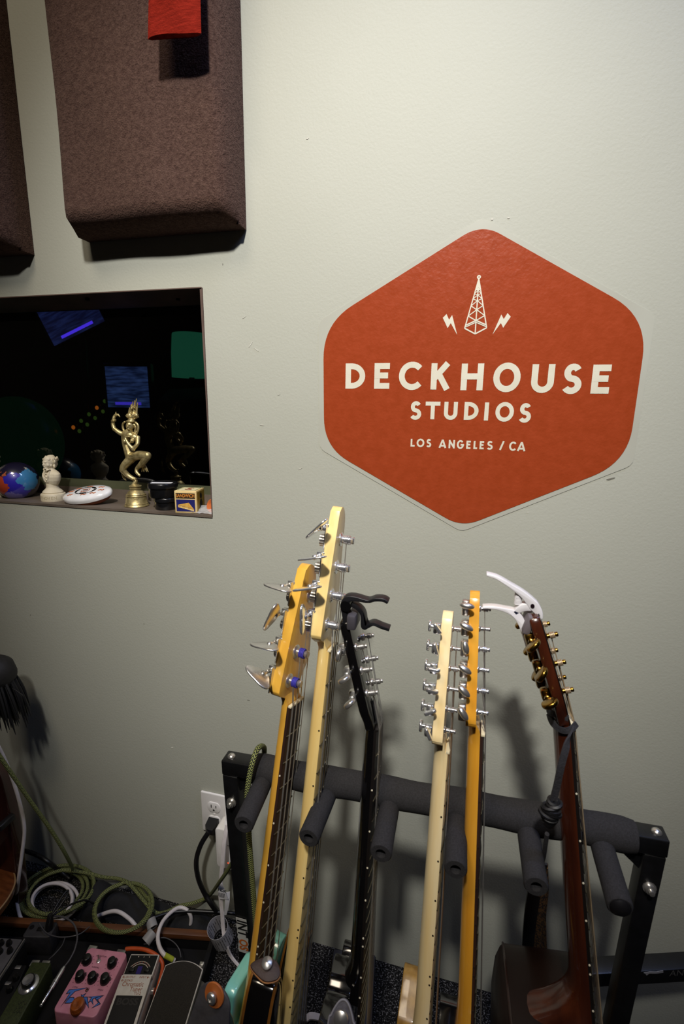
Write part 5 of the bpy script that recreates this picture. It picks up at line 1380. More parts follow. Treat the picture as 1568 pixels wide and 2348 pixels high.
monitor('computer_monitor', 'blue lit computer monitor glowing behind the window glass', q, 0.19, 0.17, 0.12, 0.0, screen_mat('screen_blue', '3a5080', '141f3a', 1.0), mat('bar_violet', '4a3ad0', 0.5, emit=1.3))
q = at_y(160, 722, 1.0)
monitor('computer_monitor', 'tilted dark blue screen with violet bar, upper left behind the glass', q, 0.26, 0.17, 0.2, -0.42, screen_mat('screen_navy', '2a3566', '171a3a', 0.9), mat('bar_violet_bright', '5a3cff', 0.5, emit=1.6))
q = at_y(437, 812, 1.1)
t = thing('green_lampshade', 'green lit shade glowing at the right of the dark window', 'lamp', (q.x, q.y, q.z - 0.08))
part('shade', B().lathe([(0.085, -0.10), (0.082, 0.0), (0.075, 0.08), (0.072, 0.085)], T(*q), 28), mat('green_glow', '2f7f5a', 0.6, emit=0.45), t)
part('base', B().lathe([(0.05, -0.30), (0.05, -0.28), (0.012, -0.27), (0.012, -0.10)], T(*q), 20), m_case, t)
q = at_y(440, 905, 0.9)
t = thing('mixing_desk', 'dark mixing desk with pale panel and small lit knobs behind the glass', 'mixing desk', (-1.1, 1.0, 0))
zt = 1.02
part('desk_top', B().box((-1.15, 1.05, zt - 0.2), (1.5, 0.8, 0.04)), m_case, t)
for x in (-1.8, -0.5): part('leg', B().box((x, 1.05, (zt - 0.22) / 2), (0.06, 0.7, zt - 0.22)), m_case, t)
part('pale_panel', B().box((0, 0, 0), (0.24, 0.10, 0.01), T(at_y(440, 905, 0.9).x, 0.9, at_y(440, 905, 0.9).z) @ R(0.5, 'X') @ R(0.1, 'Z')), mat('pale_grey_panel', '9a9694', 0.7), t)
m_ledo, m_ledg = mat('led_orange', 'd8701f', 0.5, emit=0.8), mat('led_green', '6f9a3a', 0.5, emit=0.22)
for i in range(9):
    for j in range(2):
        px, py = 168 + i * 9 + j * 5, 980 - i * 7.5 + j * 16
        c = at_y(px, py, 0.86 + 0.02 * i)
        part('lit_knob', B().ell(tuple(c), (0.009, 0.005, 0.009), None, 10, 6), (m_ledo if (i % 3 == 0 and j == 0) else m_ledg) if (i + j) % 2 == 0 else m_case, t)
q = at_y(45, 1015, 0.75)
solo('green_globe', B().ell(tuple(q), (0.165, 0.165, 0.19), None, 36, 20), mat('glowing_green_plastic', '0f5a33', 0.25, c2='0c4a2a', scale=20, emit=0.07), 'large dark green globe dimly seen behind the glass', 'globe')  # faint emission stands in for light on the globe

# ================================================================== pedalboard on the floor
ANG = math.radians(10.9)
corner = at_z(487, 2134, 0.06)
PB = T(corner.x, corner.y, 0) @ R(ANG, 'Z')          # local x to the right along the rail, local y towards the wall
m_wood_rail = mat('brown_wood', '6b3f1f', 0.45, c2='4c2a13', scale=10, stretch=(0.7, 8, 8), coat=0.2)
m_tray = mat('black_tray', '0c0b0c', 0.7, scale=40, spec=0.3)
bd = thing('pedalboard', 'black pedalboard tray with brown wooden rear rail on the carpet', 'pedalboard', M=PB @ T(-0.35, -0.2, 0))
part('rear_rail', B().box((-0.40, -0.007, 0.0535), (0.80, 0.015, 0.014), PB, bev=0.0015), m_wood_rail, bd, 'brown wooden rail')
part('rail_face', B().box((-0.40, -0.006, 0.026), (0.80, 0.011, 0.042), PB), m_tray, bd, smooth=0)
part('tray_floor', B().box((-0.40, -0.26, 0.012), (0.80, 0.49, 0.016), PB), m_tray, bd, smooth=0)
part('side_panel', B().box((0.004, -0.26, 0.028), (0.010, 0.50, 0.05), PB), m_tray, bd, smooth=0)
part('foot', B().box((-0.05, -0.45, 0.002), (0.03, 0.03, 0.004), PB), m_tray, bd)
part('foot', B().box((-0.75, -0.45, 0.002), (0.03, 0.03, 0.004), PB), m_tray, bd)
part('rail_foot', B().box((-0.40, -0.012, 0.0035), (0.78, 0.02, 0.007), PB), m_tray, bd)
PZ = 0.020
def quad_frame(pts, z, tilt=0.0):
    """frame from the four seen corners (back-left, back-right, front-right, front-left) on height z"""
    P = [at_z(p[0], p[1], z) for p in pts]; c = (P[0] + P[1] + P[2] + P[3]) / 4
    ux = ((P[1] - P[0]) + (P[2] - P[3])).normalized(); uy = ((P[0] - P[3]) + (P[1] - P[2])); uy = (uy - ux * uy.dot(ux)).normalized()
    w = ((P[1] - P[0]).length + (P[2] - P[3]).length) / 2; l = ((P[0] - P[3]).dot(uy) + (P[1] - P[2]).dot(uy)) / 2
    return basis((c.x, c.y, 0), ux, uy, (0, 0, 1)), w, l
def topx(M, px, py, z):
    q = M.inverted() @ at_z(px, py, z); return (q.x, q.y)

# ---- pink pedal
ZT = 0.088
M, w, l = quad_frame([(197, 2172), (289, 2182), (223, 2337), (128, 2318)], ZT)
pk = thing('effects_pedal', 'pink effects pedal with five black knobs and blue jagged lettering', 'effects pedal', M=M @ T(0, 0, PZ))
m_pink = mat('pink_enamel', 'd892a4', 0.4, c2='cd8698', scale=60, bump=0.1, bscale=600)
part('enclosure', B().prism(rrect(w, l, 0.009, 4), PZ, ZT, M, bev=0.0022, seg=3), m_pink, pk)
z2 = lambda x, y: (120 + x / 12.06, 2225 + y / 12.06)
m_blue, m_outl = mat('blue_print', '4a78cc', 0.5), mat('navy_outline', '14122a', 0.5)
SH = [[(465, 545), (965, 487), (630, 585), (330, 885), (235, 1003), (330, 880), (490, 625), (385, 655)],
      [(345, 915), (485, 755), (595, 755), (605, 830), (560, 880), (490, 910)],
      [(800, 680), (835, 695), (930, 640), (845, 745), (800, 730)],
      [(850, 745), (965, 742), (985, 880), (1005, 1045), (900, 860)],
      [(990, 905), (1085, 760), (985, 742), (1390, 700), (1160, 775), (1110, 815), (1130, 960), (1070, 850)],
      [(1180, 775), (1415, 700), (1250, 820), (1325, 935), (1095, 1050), (1275, 900)]]
bo_, bi_ = B(), B()
for k, sh in enumerate(SH):
    pts = [topx(M, *z2(*p), ZT) for p in sh]
    stroke(bo_, pts, 0.0011, M, True, ZT + 0.0007 + k * 0.00003)
    bi_.sheet(pts, M, ZT + 0.0004 + k * 0.00003)
part('blue_lettering', bi_, m_blue, pk, 'jagged blue logo lettering', smooth=0); part('lettering_outline', bo_, m_outl, pk, smooth=0)
m_knob = mat('knob_black', '141314', 0.3, c2='0d0c0d', scale=80, coat=0.3)
def knob(parent, M, x, y, z, r, h, ang, pointer=True, m=None):
    b = B().lathe([(r, 0.0005), (r, h * 0.4), (r * 0.93, h * 0.45), (r * 0.8, h * 0.95), (r * 0.72, h), (0, h)], M @ T(x, y, z), 22)
    if pointer: b.box((0, r * 0.75, h * 0.25), (r * 0.28, r * 0.9, h * 0.42), M @ T(x, y, z) @ R(ang, 'Z'))
    return part('knob', b, m or m_knob, parent)
b = B(); ink = mat('pink_ink', '4a2030', 0.6)
for px, py, nm, an in ((199, 2199, 'PRE', 2.0), (256, 2206, 'POST', -0.6), (183, 2237, 'LOW', -0.9), (211, 2240, 'MID', -0.8), (240, 2243, 'HIGH', -1.3)):
    x, y = topx(M, px, py, ZT + 0.008); knob(pk, M, x, y, ZT, 0.0098, 0.015, an)
    for k in range(9):
        a = math.radians(-130 + 260 * k / 8) + PI / 2; b.box((x + 0.0135 * math.cos(a), y + 0.0135 * math.sin(a), ZT + 0.0004), (0.0011, 0.0011, 0.0003), M)
    text(b, nm, 0.0048, M @ T(x, y - 0.0165, ZT + 0.0005))
tx, ty = topx(M, 226, 2205, ZT)
text(b, 'SATURATION', 0.0040, M @ T(tx, ty + 0.0105, ZT + 0.0005)); text(b, 'NORMAL', 0.0042, M @ T(tx, ty - 0.0115, ZT + 0.0005))
x, y = topx(M, 240, 2180, ZT); text(b, '9 VDC', 0.0034, M @ T(x, y, ZT + 0.0005))
part('legend', b, ink, pk, smooth=0)
tg = part('toggle_nut', B().lathe([(0.0045, 0), (0.0045, 0.0022), (0.003, 0.003), (0.003, 0.005)], M @ T(tx, ty, ZT), 8), m_nickel, pk)
part('toggle_lever', B().tube([M @ Vector((tx, ty, ZT + 0.004)), M @ Vector((tx - 0.002, ty + 0.004, ZT + 0.012))], [0.0011, 0.0019], 8), m_nickel, tg)
x, y = topx(M, 199.5, 2271, ZT); part('status_lamp', B().lathe([(0.0032, 0), (0.0032, 0.001), (0.0018, 0.0022), (0, 0.0026)], M @ T(x, y, ZT), 14), mat('lamp_maroon', '4a1210', 0.25), pk)
x, y = topx(M, 178, 2308, ZT + 0.006)
part('footswitch', B().lathe([(0.013, 0.0), (0.0138, 0.004), (0.0136, 0.008), (0.0132, 0.0085), (0.0134, 0.011), (0.012, 0.0145), (0.008, 0.016), (0.006, 0.0152), (0, 0.0150)], M @ T(x, y, ZT), 28), mat('amber_switch', 'a8571c', 0.3, c2='7d3a0e', scale=120, coat=0.4), pk, 'amber dome footswitch')
for px, py in ((217, 2165), (281, 2175)):
    q = at_z(px, py, 0.075); lx, ly, _ = M.inverted() @ q
    part('jack', B().box((lx, l / 2 + 0.006, 0.070), (0.020, 0.014, 0.012), M, bev=0.0015), m_nickel, pk)

# ---- tuner pedal
M, w, l = quad_frame([(298, 2188), (361, 2190), (318, 2348), (240, 2348)], 0.082); w = 0.0665
tu = thing('tuner_pedal', 'white chromatic tuner pedal with dark display and black treadle pad', 'effects pedal', M=M @ T(0, 0, PZ))
m_boss = mat('pearl_white', 'd8d2ca', 0.35, c2='cdc6bd', scale=80)
z3 = lambda x, y: (240 + x / 9.8, 2180 + y / 9.8)
yt, yb_ = topx(M, 330, 2188, 0.082)[1], topx(M, 280, 2348, 0.082)[1]
part('base', B().box((0, (yt + yb_) / 2, 0.045), (w, yt - yb_, 0.05), M, bev=0.003), m_boss, tu)
part('upper_housing', B().box((0, yt - 0.021, 0.070), (w * 0.97, 0.042, 0.026), M, bev=0.002), m_boss, tu)
zf = 0.0835
part('display', B().box((0, yt - 0.022, zf), (w * 0.90, 0.037, 0.001), M), mat('display_black', '0c0b0e', 0.2), tu, 'dark meter display', smooth=0)
b = B(); bw = B(); DMx = M @ T(0, yt - 0.022, zf + 0.0008)
stroke(bw, arc(0, -0.020, 0.026, 0.026, 35, 145, 20), 0.0009, DMx); stroke(bw, arc(0, -0.020, 0.0215, 0.0215, 40, 140, 20), 0.0013, DMx)
for k in range(13):
    a = math.radians(45 + 90 * k / 12); bw.box((0.0243 * math.cos(a), -0.020 + 0.0243 * math.sin(a), 0.0002), (0.0009, 0.0009, 0.0003), DMx)
for s in (-1, 1): bw.sheet([(s * 0.013, 0.0135), (s * 0.013, 0.0165), (s * 0.0105, 0.015)], DMx, 0.0003)
bw.box((0, 0.015, 0), (0.0009, 0.003, 0.0003), DMx)
part('meter_scale', bw, mat('scale_cream', 'c9b8a8', 0.5), tu, smooth=0)
for k in range(6):
    a = math.radians(50 + 80 * k / 5); b.box((0.0243 * math.cos(a), -0.020 + 0.0243 * math.sin(a), 0.0005), (0.0013, 0.0013, 0.0003), DMx)
part('meter_lights', b, mat('scale_red', 'a83a2a', 0.4), tu, smooth=0)
part('note_window', B().box((0, -0.011, 0.0002), (0.010, 0.015, 0.0004), DMx), mat('violet_window', '2a1c6a', 0.3), tu, smooth=0)
for s in (-1, 1): part('mode_button', B().box((s * 0.0165, -0.011, 0.001), (0.011, 0.007, 0.0025), DMx, bev=0.0006), m_knob, tu)
# treadle, hinged at the front
zA, zB = 0.089, 0.080
yA = topx(M, 309, 2235, zA)[1]
TRM = M @ T(0, yA, zA) @ R(math.atan2(zA - zB, yA - yb_ + 0.03), 'X')
tl = yA - yb_ + 0.03
tr = part('treadle', B().box((0, -tl / 2, -0.004), (w * 0.985, tl, 0.008), TRM, bev=0.0022), m_boss, tu)
part('rubber_pad', B().box((-0.0, -0.0385 - 0.024, 0.0006), (w * 0.82, 0.052, 0.0025), TRM, bev=0.001), mat('pad_black', '1c1a19', 0.8, bump=0.1, bscale=500), tr, 'black rubber pad')
b = B(); text(b, 'BOSS', 0.0155, TRM @ T(0, -0.0475, 0.00205), bold=0.0006, sx=1.25); part('embossed_name', b, mat('pad_emboss', '2a2726', 0.6), tr, smooth=0)
b = B(); m_print = mat('copper_print', '9c5228', 0.5)
text(b, 'Chromatic', 0.0115, TRM @ T(0.022, -0.0170, 0.0004), 'RIGHT', sx=0.92); text(b, 'Tuner', 0.0115, TRM @ T(0.022, -0.0255, 0.0004), 'RIGHT', sx=0.92); text(b, 'TU-2', 0.0070, TRM @ T(0.022, -0.0325, 0.0004), 'RIGHT')
text(b, '\u2190OUTPUT'.replace('\u2190', ''), 0.0052, TRM @ T(-0.022, -0.0045, 0.0004), 'LEFT', shear=0.2); text(b, 'INPUT', 0.0052, TRM @ T(0.022, -0.0045, 0.0004), 'RIGHT', shear=0.2); text(b, 'BYPASS', 0.0052, TRM @ T(-0.022, -0.0105, 0.0004), 'LEFT', shear=0.2)
for x, y in ((-0.0262, -0.0045), (0.0262, -0.0045), (-0.0262, -0.0105)):
    stroke(b, [(x + 0.0025, y), (x - 0.002, y)], 0.0008, TRM, False, 0.0004); stroke(b, [(x + 0.0004, y + 0.0022), (x - 0.002, y), (x + 0.0004, y - 0.0022)], 0.0008, TRM, False, 0.00045)
part('print', b, m_print, tr, 'copper-coloured lettering', smooth=0)
part('input_jack', B().cyl(M @ Vector((w / 2 - 0.002, yA - 0.012, 0.062)), M @ Vector((w / 2 + 0.007, yA - 0.012, 0.062)), 0.006, 14), m_chrome, tu)

# ---- wide black treadle pedal
ZW = 0.108
M, w, l = quad_frame([(377, 2197), (464, 2215), (430, 2348), (329, 2348)], ZW)
wv_ = thing('volume_pedal', 'wide black grip-topped rocker pedal with white edge', 'effects pedal', M=M @ T(0, -0.06, PZ))
y1 = topx(M, 420, 2206, ZW)[1]
wd = 0.084; ln = 0.25
ol = [(wd / 2, -ln), (wd / 2, -0.012)] + [(x, -0.012 + 0.012 * (1 - (2 * x / wd) ** 2)) for x in [wd / 2 * (1 - k / 8) for k in range(1, 16)]] + [(-wd / 2, -0.012), (-wd / 2, -ln)]
WM = M @ T(0.001, y1 + 0.004, ZW) @ R(0.05, 'X')
part('rocker', B().prism(ol, -0.010, -0.001, WM, bev=0.001), mat('rocker_white', 'cfcac6', 0.4), wv_, 'white edged rocker plate')
part('grip_pad', B().prism([(p[0] * 0.945, (p[1] + ln / 2) * 0.985 - ln / 2 - 0.0008) for p in ol], -0.001, 0.0008, WM), mat('grip_black', '141210', 0.95, c2='2c2824', scale=700, lo=0.45, hi=0.75, bump=0.6, bscale=900), wv_, 'gritty black grip', smooth=0)
part('housing', B().prism([(p[0] * 1.12 + 0.003, p[1] * 0.98 - 0.012) for p in ol], PZ - ZW, -0.020, M @ T(0.001, y1 + 0.004, ZW), bev=0.003), mat('grey_cast', '55534f', 0.5, c2='474541', scale=30), wv_, 'grey cast housing')
part('hinge_lug', B().box((wd / 2 - 0.006, -0.004, -0.004), (0.010, 0.008, 0.014), WM, bev=0.002), m_nickel, wv_)

# ---- olive green pedal with big silver knob
ZG = 0.088
M, w, l = quad_frame([(62, 2205), (108, 2206), (52, 2348), (5, 2345)], ZG)
gp = thing('effects_pedal', 'olive green effects pedal with large silver knob', 'effects pedal', M=M @ T(0, -0.03, PZ))
y1 = l / 2
part('enclosure', B().prism(rrect(w, l + 0.06, 0.003, 3, 0, -0.03), PZ, ZG, M, bev=0.002), mat('olive_enamel', '3a4220', 0.5, c2='2c3318', scale=300, bump=0.2, bscale=700), gp)
x, y = topx(M, 65, 2252, ZG + 0.006)
sk = B().lathe([(0.019, 0.0), (0.0195, 0.001), (0.018, 0.003), (0.0145, 0.004), (0.0140, 0.0045)], M @ T(x, y, ZG), 32); kp = part('knob_skirt', sk, m_chrome, gp)
part('knob', B().lathe([(0.0128, 0.003), (0.0124, 0.013), (0.0, 0.013)], M @ T(x, y, ZG), 40), m_knob, kp)
part('knob_cap', B().lathe([(0.0105, 0.0131), (0.0103, 0.0145), (0.0, 0.0140)], M @ T(x, y, ZG), 32), m_chrome, kp, 'brushed silver knob cap')
for px, py in ((112, 2199), (72, 2200)):
    lx = topx(M, px, py, 0.07)[0]; part('jack', B().box((min(max(lx, -w / 2), w / 2 + 0.004), l / 2 + 0.006, 0.070), (0.018, 0.013, 0.012), M, bev=0.0015), m_nickel, gp)
b = B(); x, y = topx(M, 52, 2300, ZG)
rn = random.Random(2)
for k in range(3):
    for j in range(3): stroke(b, arc(x + (j - 1) * 0.006, y - k * 0.007, 0.0022, 0.0026, rn.uniform(0, 200), rn.uniform(240, 420), 6), 0.0008, M, False, ZG + 0.0005)
part('dark_emblem', b, mat('olive_ink', '15180c', 0.6), gp, smooth=0)
# ---- black pedal between
M, w, l = quad_frame([(22, 2216), (62, 2209), (5, 2345), (-40, 2350)], 0.082)
bp = thing('effects_pedal', 'plain black effects pedal with two small knobs left of the olive one', 'effects pedal', M=M @ T(0, 0, PZ))
part('enclosure', B().prism(rrect(w * 0.92, l, 0.003, 3), PZ, 0.080, M, bev=0.002), m_tray, bp)
for px, py in ((36, 2240), (22, 2266)):
    x, y = topx(M, px, py, 0.086); knob(bp, M, x, y, 0.080, 0.0065, 0.011, 0.4)
# ---- grey pedal at the far left
M, w, l = quad_frame([(-20, 2147), (45, 2149), (0, 2262), (-62, 2255)], 0.112)
gl = thing('effects_pedal', 'grey effects pedal with silver edge cut off at the left', 'effects pedal', M=M @ T(0, 0, PZ))
part('enclosure', B().prism(rrect(w, l, 0.002, 3), PZ, 0.108, M, bev=0.001), m_tray, gl)
part('face_plate', B().prism(rrect(w * 0.93, l * 0.96, 0.002, 3, -0.003, 0), 0.108, 0.1098, M), mat('grey_plate', '5f5d5e', 0.4, c2='514f50', scale=60), gl, 'grey face plate')
part('silver_edge', B().box((w / 2 - 0.001, 0, 0.107), (0.003, l, 0.006), M), m_nickel, gl)
for px, py in ((20, 2159), (2, 2159), (-1, 2178), (22, 2176)):
    x, y = topx(M, px, py, 0.118); knob(gl, M, x, y, 0.1098, 0.006, 0.010, 0.2)
for k in range(2): part('side_jack', B().cyl(M @ Vector((w / 2, 0.01 - k * 0.03, 0.075)), M @ Vector((w / 2 + 0.012, 0.01 - k * 0.03, 0.075)), 0.006, 12), m_nickel, gl)
# ---- little power box
q = at_z(92, 2130, 0.075); M = T(q.x, q.y, 0) @ R(ANG + 0.05, 'Z')
px_ = thing('power_box', 'small dark grey power box behind the pedals', 'power supply', M=M @ T(0, 0, PZ))
part('case', B().prism(rrect(0.066, 0.036, 0.007, 4), PZ, 0.074, M, bev=0.003), mat('box_grey', '3a393b', 0.5, c2='2e2d2f', scale=60), px_)
part('switch', B().box((0, 0, 0.0745), (0.013, 0.009, 0.003), M, bev=0.0008), m_knob, px_)
part('socket', B().cyl(M @ Vector((-0.022, 0.004, 0.0735)), M @ Vector((-0.022, 0.004, 0.0755)), 0.005, 12), m_knob, px_)
part('plug', B().lathe([(0.008, 0), (0.0085, 0.012), (0.006, 0.03), (0.004, 0.034)], M @ T(0.021, 0.0, 0.074) @ R(-0.35, 'X'), 12), m_blackplastic, px_)

# ================================================================== wall outlet and what is plugged into it
m_wp = mat('white_plastic', 'e4e1de', 0.3, c2='dcd8d4', scale=20)
o0 = at_y(462, 1810, 0.0)
ow, oh = 0.116, 0.113; oc = Vector((o0.x + ow / 2, 0, o0.z - oh / 2))
OM = basis((oc.x, 0, oc.z), (1, 0, 0), (0, 0, 1), (0, -1, 0))
ou = thing('wall_outlet', 'white double outlet plate on the wall beside the rack post', 'outlet', (oc.x, 0, oc.z - oh / 2))
part('cover_plate', B().prism(rrect(ow, oh, 0.003, 3), 0.0005, 0.006, OM, bev=0.0025, seg=3), m_wp, ou)
m_slot = mat('slot_dark', '2a2725', 0.7)
for gx in (-0.023, 0.023):
    for gz in (0.0195, -0.0195):
        outl = [(p[0], max(min(p[1], 0.0140), -0.0140)) for p in arc(0, 0, 0.0172, 0.0172, 0, 360, 28)[:-1]]
        rc = part('receptacle', B().prism([(p[0] + gx, p[1] + gz) for p in outl], 0.005, 0.0078, OM, bev=0.0006), m_wp, ou)
        b = B(); b.box((gx - 0.0062, gz + 0.003, 0.0079), (0.0022, 0.0085, 0.0004), OM); b.box((gx + 0.0062, gz + 0.003, 0.0079), (0.0022, 0.0070, 0.0004), OM)
        b.lathe([(0.0026, 0.0077), (0.0026, 0.0081), (0, 0.0081)], OM @ T(gx, gz - 0.0075, 0), 12); part('slots', b, m_slot, rc, smooth=0)
    part('screw', B().lathe([(0.0032, 0.006), (0.0030, 0.0072), (0, 0.0076)], OM @ T(gx, 0, 0), 12), m_wp, ou)
def path(spec, per=8):
    P = []
    for s in spec:
        px, py, k, v = s
        P.append(at_z(px, py, v) if k == 'z' else (at_y(px, py, v) if k == 'y' else at_x(px, py, v)))
    for p in P: p.y = min(p.y, -0.012); p.z = max(p.z, 0.006)
    return catmull(P, per)
m_bcord = mat('black_cord', '121113', 0.4, c2='0b0b0c', scale=60)
m_wcord = mat('white_cord', 'd6cfcd', 0.45, c2='c9c1bf', scale=40)
# black plug and its cord
a = Vector((oc.x - 0.023, -0.008, oc.z - 0.0195))
bpz = thing('power_plug', 'black power plug with cord in the outlet', 'plug', a)
q1 = at_y(478, 1912, -0.045); d = (q1 - a).normalized()
part('plug_body', B().loft([[a + Vector((x * 0.013, -0.001, z * 0.011)) for x, z in ((-1, -1), (1, -1), (1, 1), (-1, 1))], [a + Vector((x * 0.013, -0.020, z * 0.0115 - 0.006)) for x, z in ((-1, -1), (1, -1), (1, 1), (-1, 1))],
                            [q1 + Vector((x * 0.0075, 0.004, z * 0.007)) for x, z in ((-1, -1), (1, -1), (1, 1), (-1, 1))]]), m_bcord, bpz)
cp_ = catmull([q1 + Vector((0, 0.002, 0.004)), at_y(460, 1938, -0.055), at_y(450, 1975, -0.06), at_y(455, 2015, -0.055), at_y(470, 2050, -0.05), at_y(488, 2078, -0.05), at_z(505, 2100, 0.012)], 8)
part('cord', B().tube(cp_, 0.0058, 12), m_bcord, bpz)
# white charger block
c0_ = at_y(492, 1898, -0.047); c3_ = at_y(503, 1986, -0.047)
cw_, chh_ = 0.074, c0_.z - c3_.z + 0.004
cc = Vector((c0_.x + cw_ / 2, -0.027, c0_.z - chh_ / 2))
cg = thing('charger_block', 'white charger block plugged into the outlet', 'charger', (cc.x, cc.y, cc.z - chh_ / 2))
part('case', B().prism(rrect(cw_, chh_, 0.010, 5), 0.0085, 0.047, basis((cc.x, 0, cc.z), (1, 0, 0), (0, 0, 1), (0, -1, 0)), bev=0.003, seg=3), m_wp, cg)
CM = basis((cc.x, -0.0472, cc.z), (1, 0, 0), (0, 0, 1), (0, -1, 0))
p_ = at_y(523, 1979, -0.0472); part('indicator', B().lathe([(0.002, 0), (0.0018, 0.0006), (0, 0.0008)], basis((p_.x, -0.0472, p_.z), (1, 0, 0), (0, 0, 1), (0, -1, 0)), 10), mat('led_red', 'e0502a', 0.4, emit=1.0), cg)
b = B(); p_ = at_y(528, 1940, -0.0472)
for k in range(5): b.box((p_.x - cc.x + (k - 2) * 0.0032, p_.z - cc.z + 0.0, 0.0002), (0.0022, 0.0022, 0.0002), CM)
part('small_print', b, mat('grey_ink', '77747a', 0.6), cg, smooth=0)
# white plug with flat cord, paper tags
pw = Vector((oc.x + 0.020, -0.012, oc.z + 0.006))
wpg = thing('power_plug', 'white plug with flat extension cord and paper tags', 'plug', at_z(520, 2200, 0.0))
pA = at_y(523, 1858, -0.050); pB = at_y(521, 1892, -0.060)
b = B().loft([[pw + Vector((x * 0.010, 0.004, z * 0.012)) for x, z in ((-1, -1), (1, -1), (1, 1), (-1, 1))], [pA + Vector((x * 0.0095, 0.006, z * 0.012)) for x, z in ((-1, -1), (1, -1), (1, 1), (-1, 1))],
              [pB + Vector((x * 0.0078, 0.0 + (0.006 if z > 0 else 0), z * 0.004)) for x, z in ((-1, -1), (1, -1), (1, 1), (-1, 1))]])
part('plug_body', b, m_wp, wpg)
cpts = catmull([pB, at_y(514, 1930, -0.072), at_y(511, 1970, -0.078), at_y(507, 2010, -0.080), at_y(505, 2050, -0.082), at_y(509, 2090, -0.085), at_y(512, 2130, -0.09), at_y(518, 2165, -0.10), at_z(528, 2190, 0.03), at_z(545, 2212, 0.012), at_z(562, 2228, 0.006)], 8)
b = B()
for s in (-1, 0, 1): b.tube([p + Vector((s * 0.0030, 0, 0)) for p in cpts], 0.0021, 8)
part('flat_cord', b, m_wcord, wpg)
m_paper = mat('tag_paper', 'd9d6d6', 0.6, c2='cfcccc', scale=40)
q = at_y(509, 2045, -0.086)
tg_ = part('paper_tag', B().ribbon(catmull([at_y(502, 2026, -0.084), at_y(506, 2034, -0.088), at_y(510, 2050, -0.089), at_y(513, 2062, -0.088)], 4), lambda t: 0.010 + 0.012 * t, 0.0006, (0.1, -1, 0.15)), m_paper, wpg, 'white paper tag marked HDX')
part('paper_tag', B().ribbon(catmull([at_y(520, 2046, -0.083), at_y(521, 2070, -0.085), at_y(516, 2098, -0.084)], 4), lambda t: 0.014 - 0.008 * t, 0.0006, (0.5, -1, 0.1)), m_paper, wpg)
TGM = basis(at_y(509, 2042, -0.0905), (0.985, 0.1, -0.15), (0.15, 0.1, 0.985), (0.1, -0.985, 0.1))
b = B(); text(b, 'HDX', 0.0088, TGM, bold=0.0003)
for k in range(6): b.box((-0.0065 + k * 0.0026, -0.012, 0.0), (0.0008, 0.011, 0.0002), TGM)
part('lettering', b, mat('tag_ink', '2a2829', 0.6), tg_, smooth=0)
# wrapped paper band
bc = at_y(505, 2140, -0.095); rb = 0.0255; hb = 0.058
b = B(); vs = []; fs = []; n = 30
ax = Vector((-0.06, -0.30, 0.95)).normalized(); BMx = along(bc - ax * hb / 2, ax)
for i in range(n + 1):
    a = -2.9 + 5.8 * i / n
    for z in (0.0, hb): 
        for r_ in (rb, rb - 0.0006): vs.append((r_ * math.sin(a) * 0.95, -r_ * math.cos(a) * 0.9, z))
for i in range(n):
    o_ = i * 4; fs += [(o_, o_ + 4, o_ + 6, o_ + 2), (o_ + 1, o_ + 3, o_ + 7, o_ + 5), (o_, o_ + 1, o_ + 5, o_ + 4), (o_ + 2, o_ + 6, o_ + 7, o_ + 3)]
b.add(vs, fs, BMx); bn = part('paper_band', b, mat('tag_paper_grey', 'b4b0b2', 0.5, c2='a8a4a6', scale=60), wpg, 'curled warning label covered in fine print')
b = B(); rn = random.Random(11)
for i in range(26):
    a = -2.7 + 5.4 * i / 25
    z0_ = 0.004 if i % 3 else 0.03; z1_ = hb - 0.006 - rn.random() * 0.02
    for rr_, sg in ((rb + 0.0003, 1), (rb - 0.0010, 1)):
        u = Vector((math.cos(a) * 0.95, math.sin(a) * 0.9, 0)); c_ = Vector((rr_ * math.sin(a) * 0.95, -rr_ * math.cos(a) * 0.9, 0))
        z = z0_
        while z < z1_:
            L_ = 0.004 + rn.random() * 0.010; b.add([c_ - u * 0.0006 + Vector((0, 0, z)), c_ + u * 0.0006 + Vector((0, 0, z)), c_ + u * 0.0006 + Vector((0, 0, min(z + L_, z1_))), c_ - u * 0.0006 + Vector((0, 0, min(z + L_, z1_)))], [(0, 1, 2, 3)], BMx); z += L_ + 0.0018
part('fine_print', b, mat('tag_ink', '2a2829', 0.6), bn, kind='stuff', smooth=0)

# ================================================================== cables
m_braid = braid_mat('green_braid', '0d0e0a', '98a05a', 4.0, 240.0)
def coil(cx, cy, rx, ry, rot, loops, h0, h1, jit, a0, seed, dz=0.0, per=18):
    rn = random.Random(seed); out = []
    ph = [rn.uniform(-1, 1) for _ in range(8)]
    n = int(loops * per)
    for i in range(n):
        k = i / per; a = a0 + 2 * PI * k; j = 1 + jit * math.sin(k * 2.3 + ph[0]) + jit * 0.6 * math.sin(k * 5.1 + ph[1])
        x, y = rx * j * math.cos(a), ry * j * math.sin(a)
        px = cx + x * math.cos(rot) - y * math.sin(rot) + 5 * jit * 10 * math.sin(k * 1.7 + ph[2]); py = cy + x * math.sin(rot) + y * math.cos(rot)
        h = h0 + (h1 - h0) * (i / n) + dz * math.sin(a)
        out.append((px, py, 'z', h))
    return out
sp = [(-30, 1690, 'y', -0.20), (0, 1735, 'y', -0.18), (60, 1823, 'y', -0.14), (118, 1905, 'y', -0.10), (150, 1958, 'y', -0.075), (166, 1992, 'z', 0.07)]
sp += coil(128, 2046, 80, 50, -0.35, 5.0, 0.012, 0.060, 0.10, -0.7, 21)
sp += [(205, 2003, 'z', 0.055), (235, 2011, 'z', 0.05), (275, 2016, 'z', 0.05), (315, 2035, 'z', 0.06), (340, 2062, 'z', 0.07)]
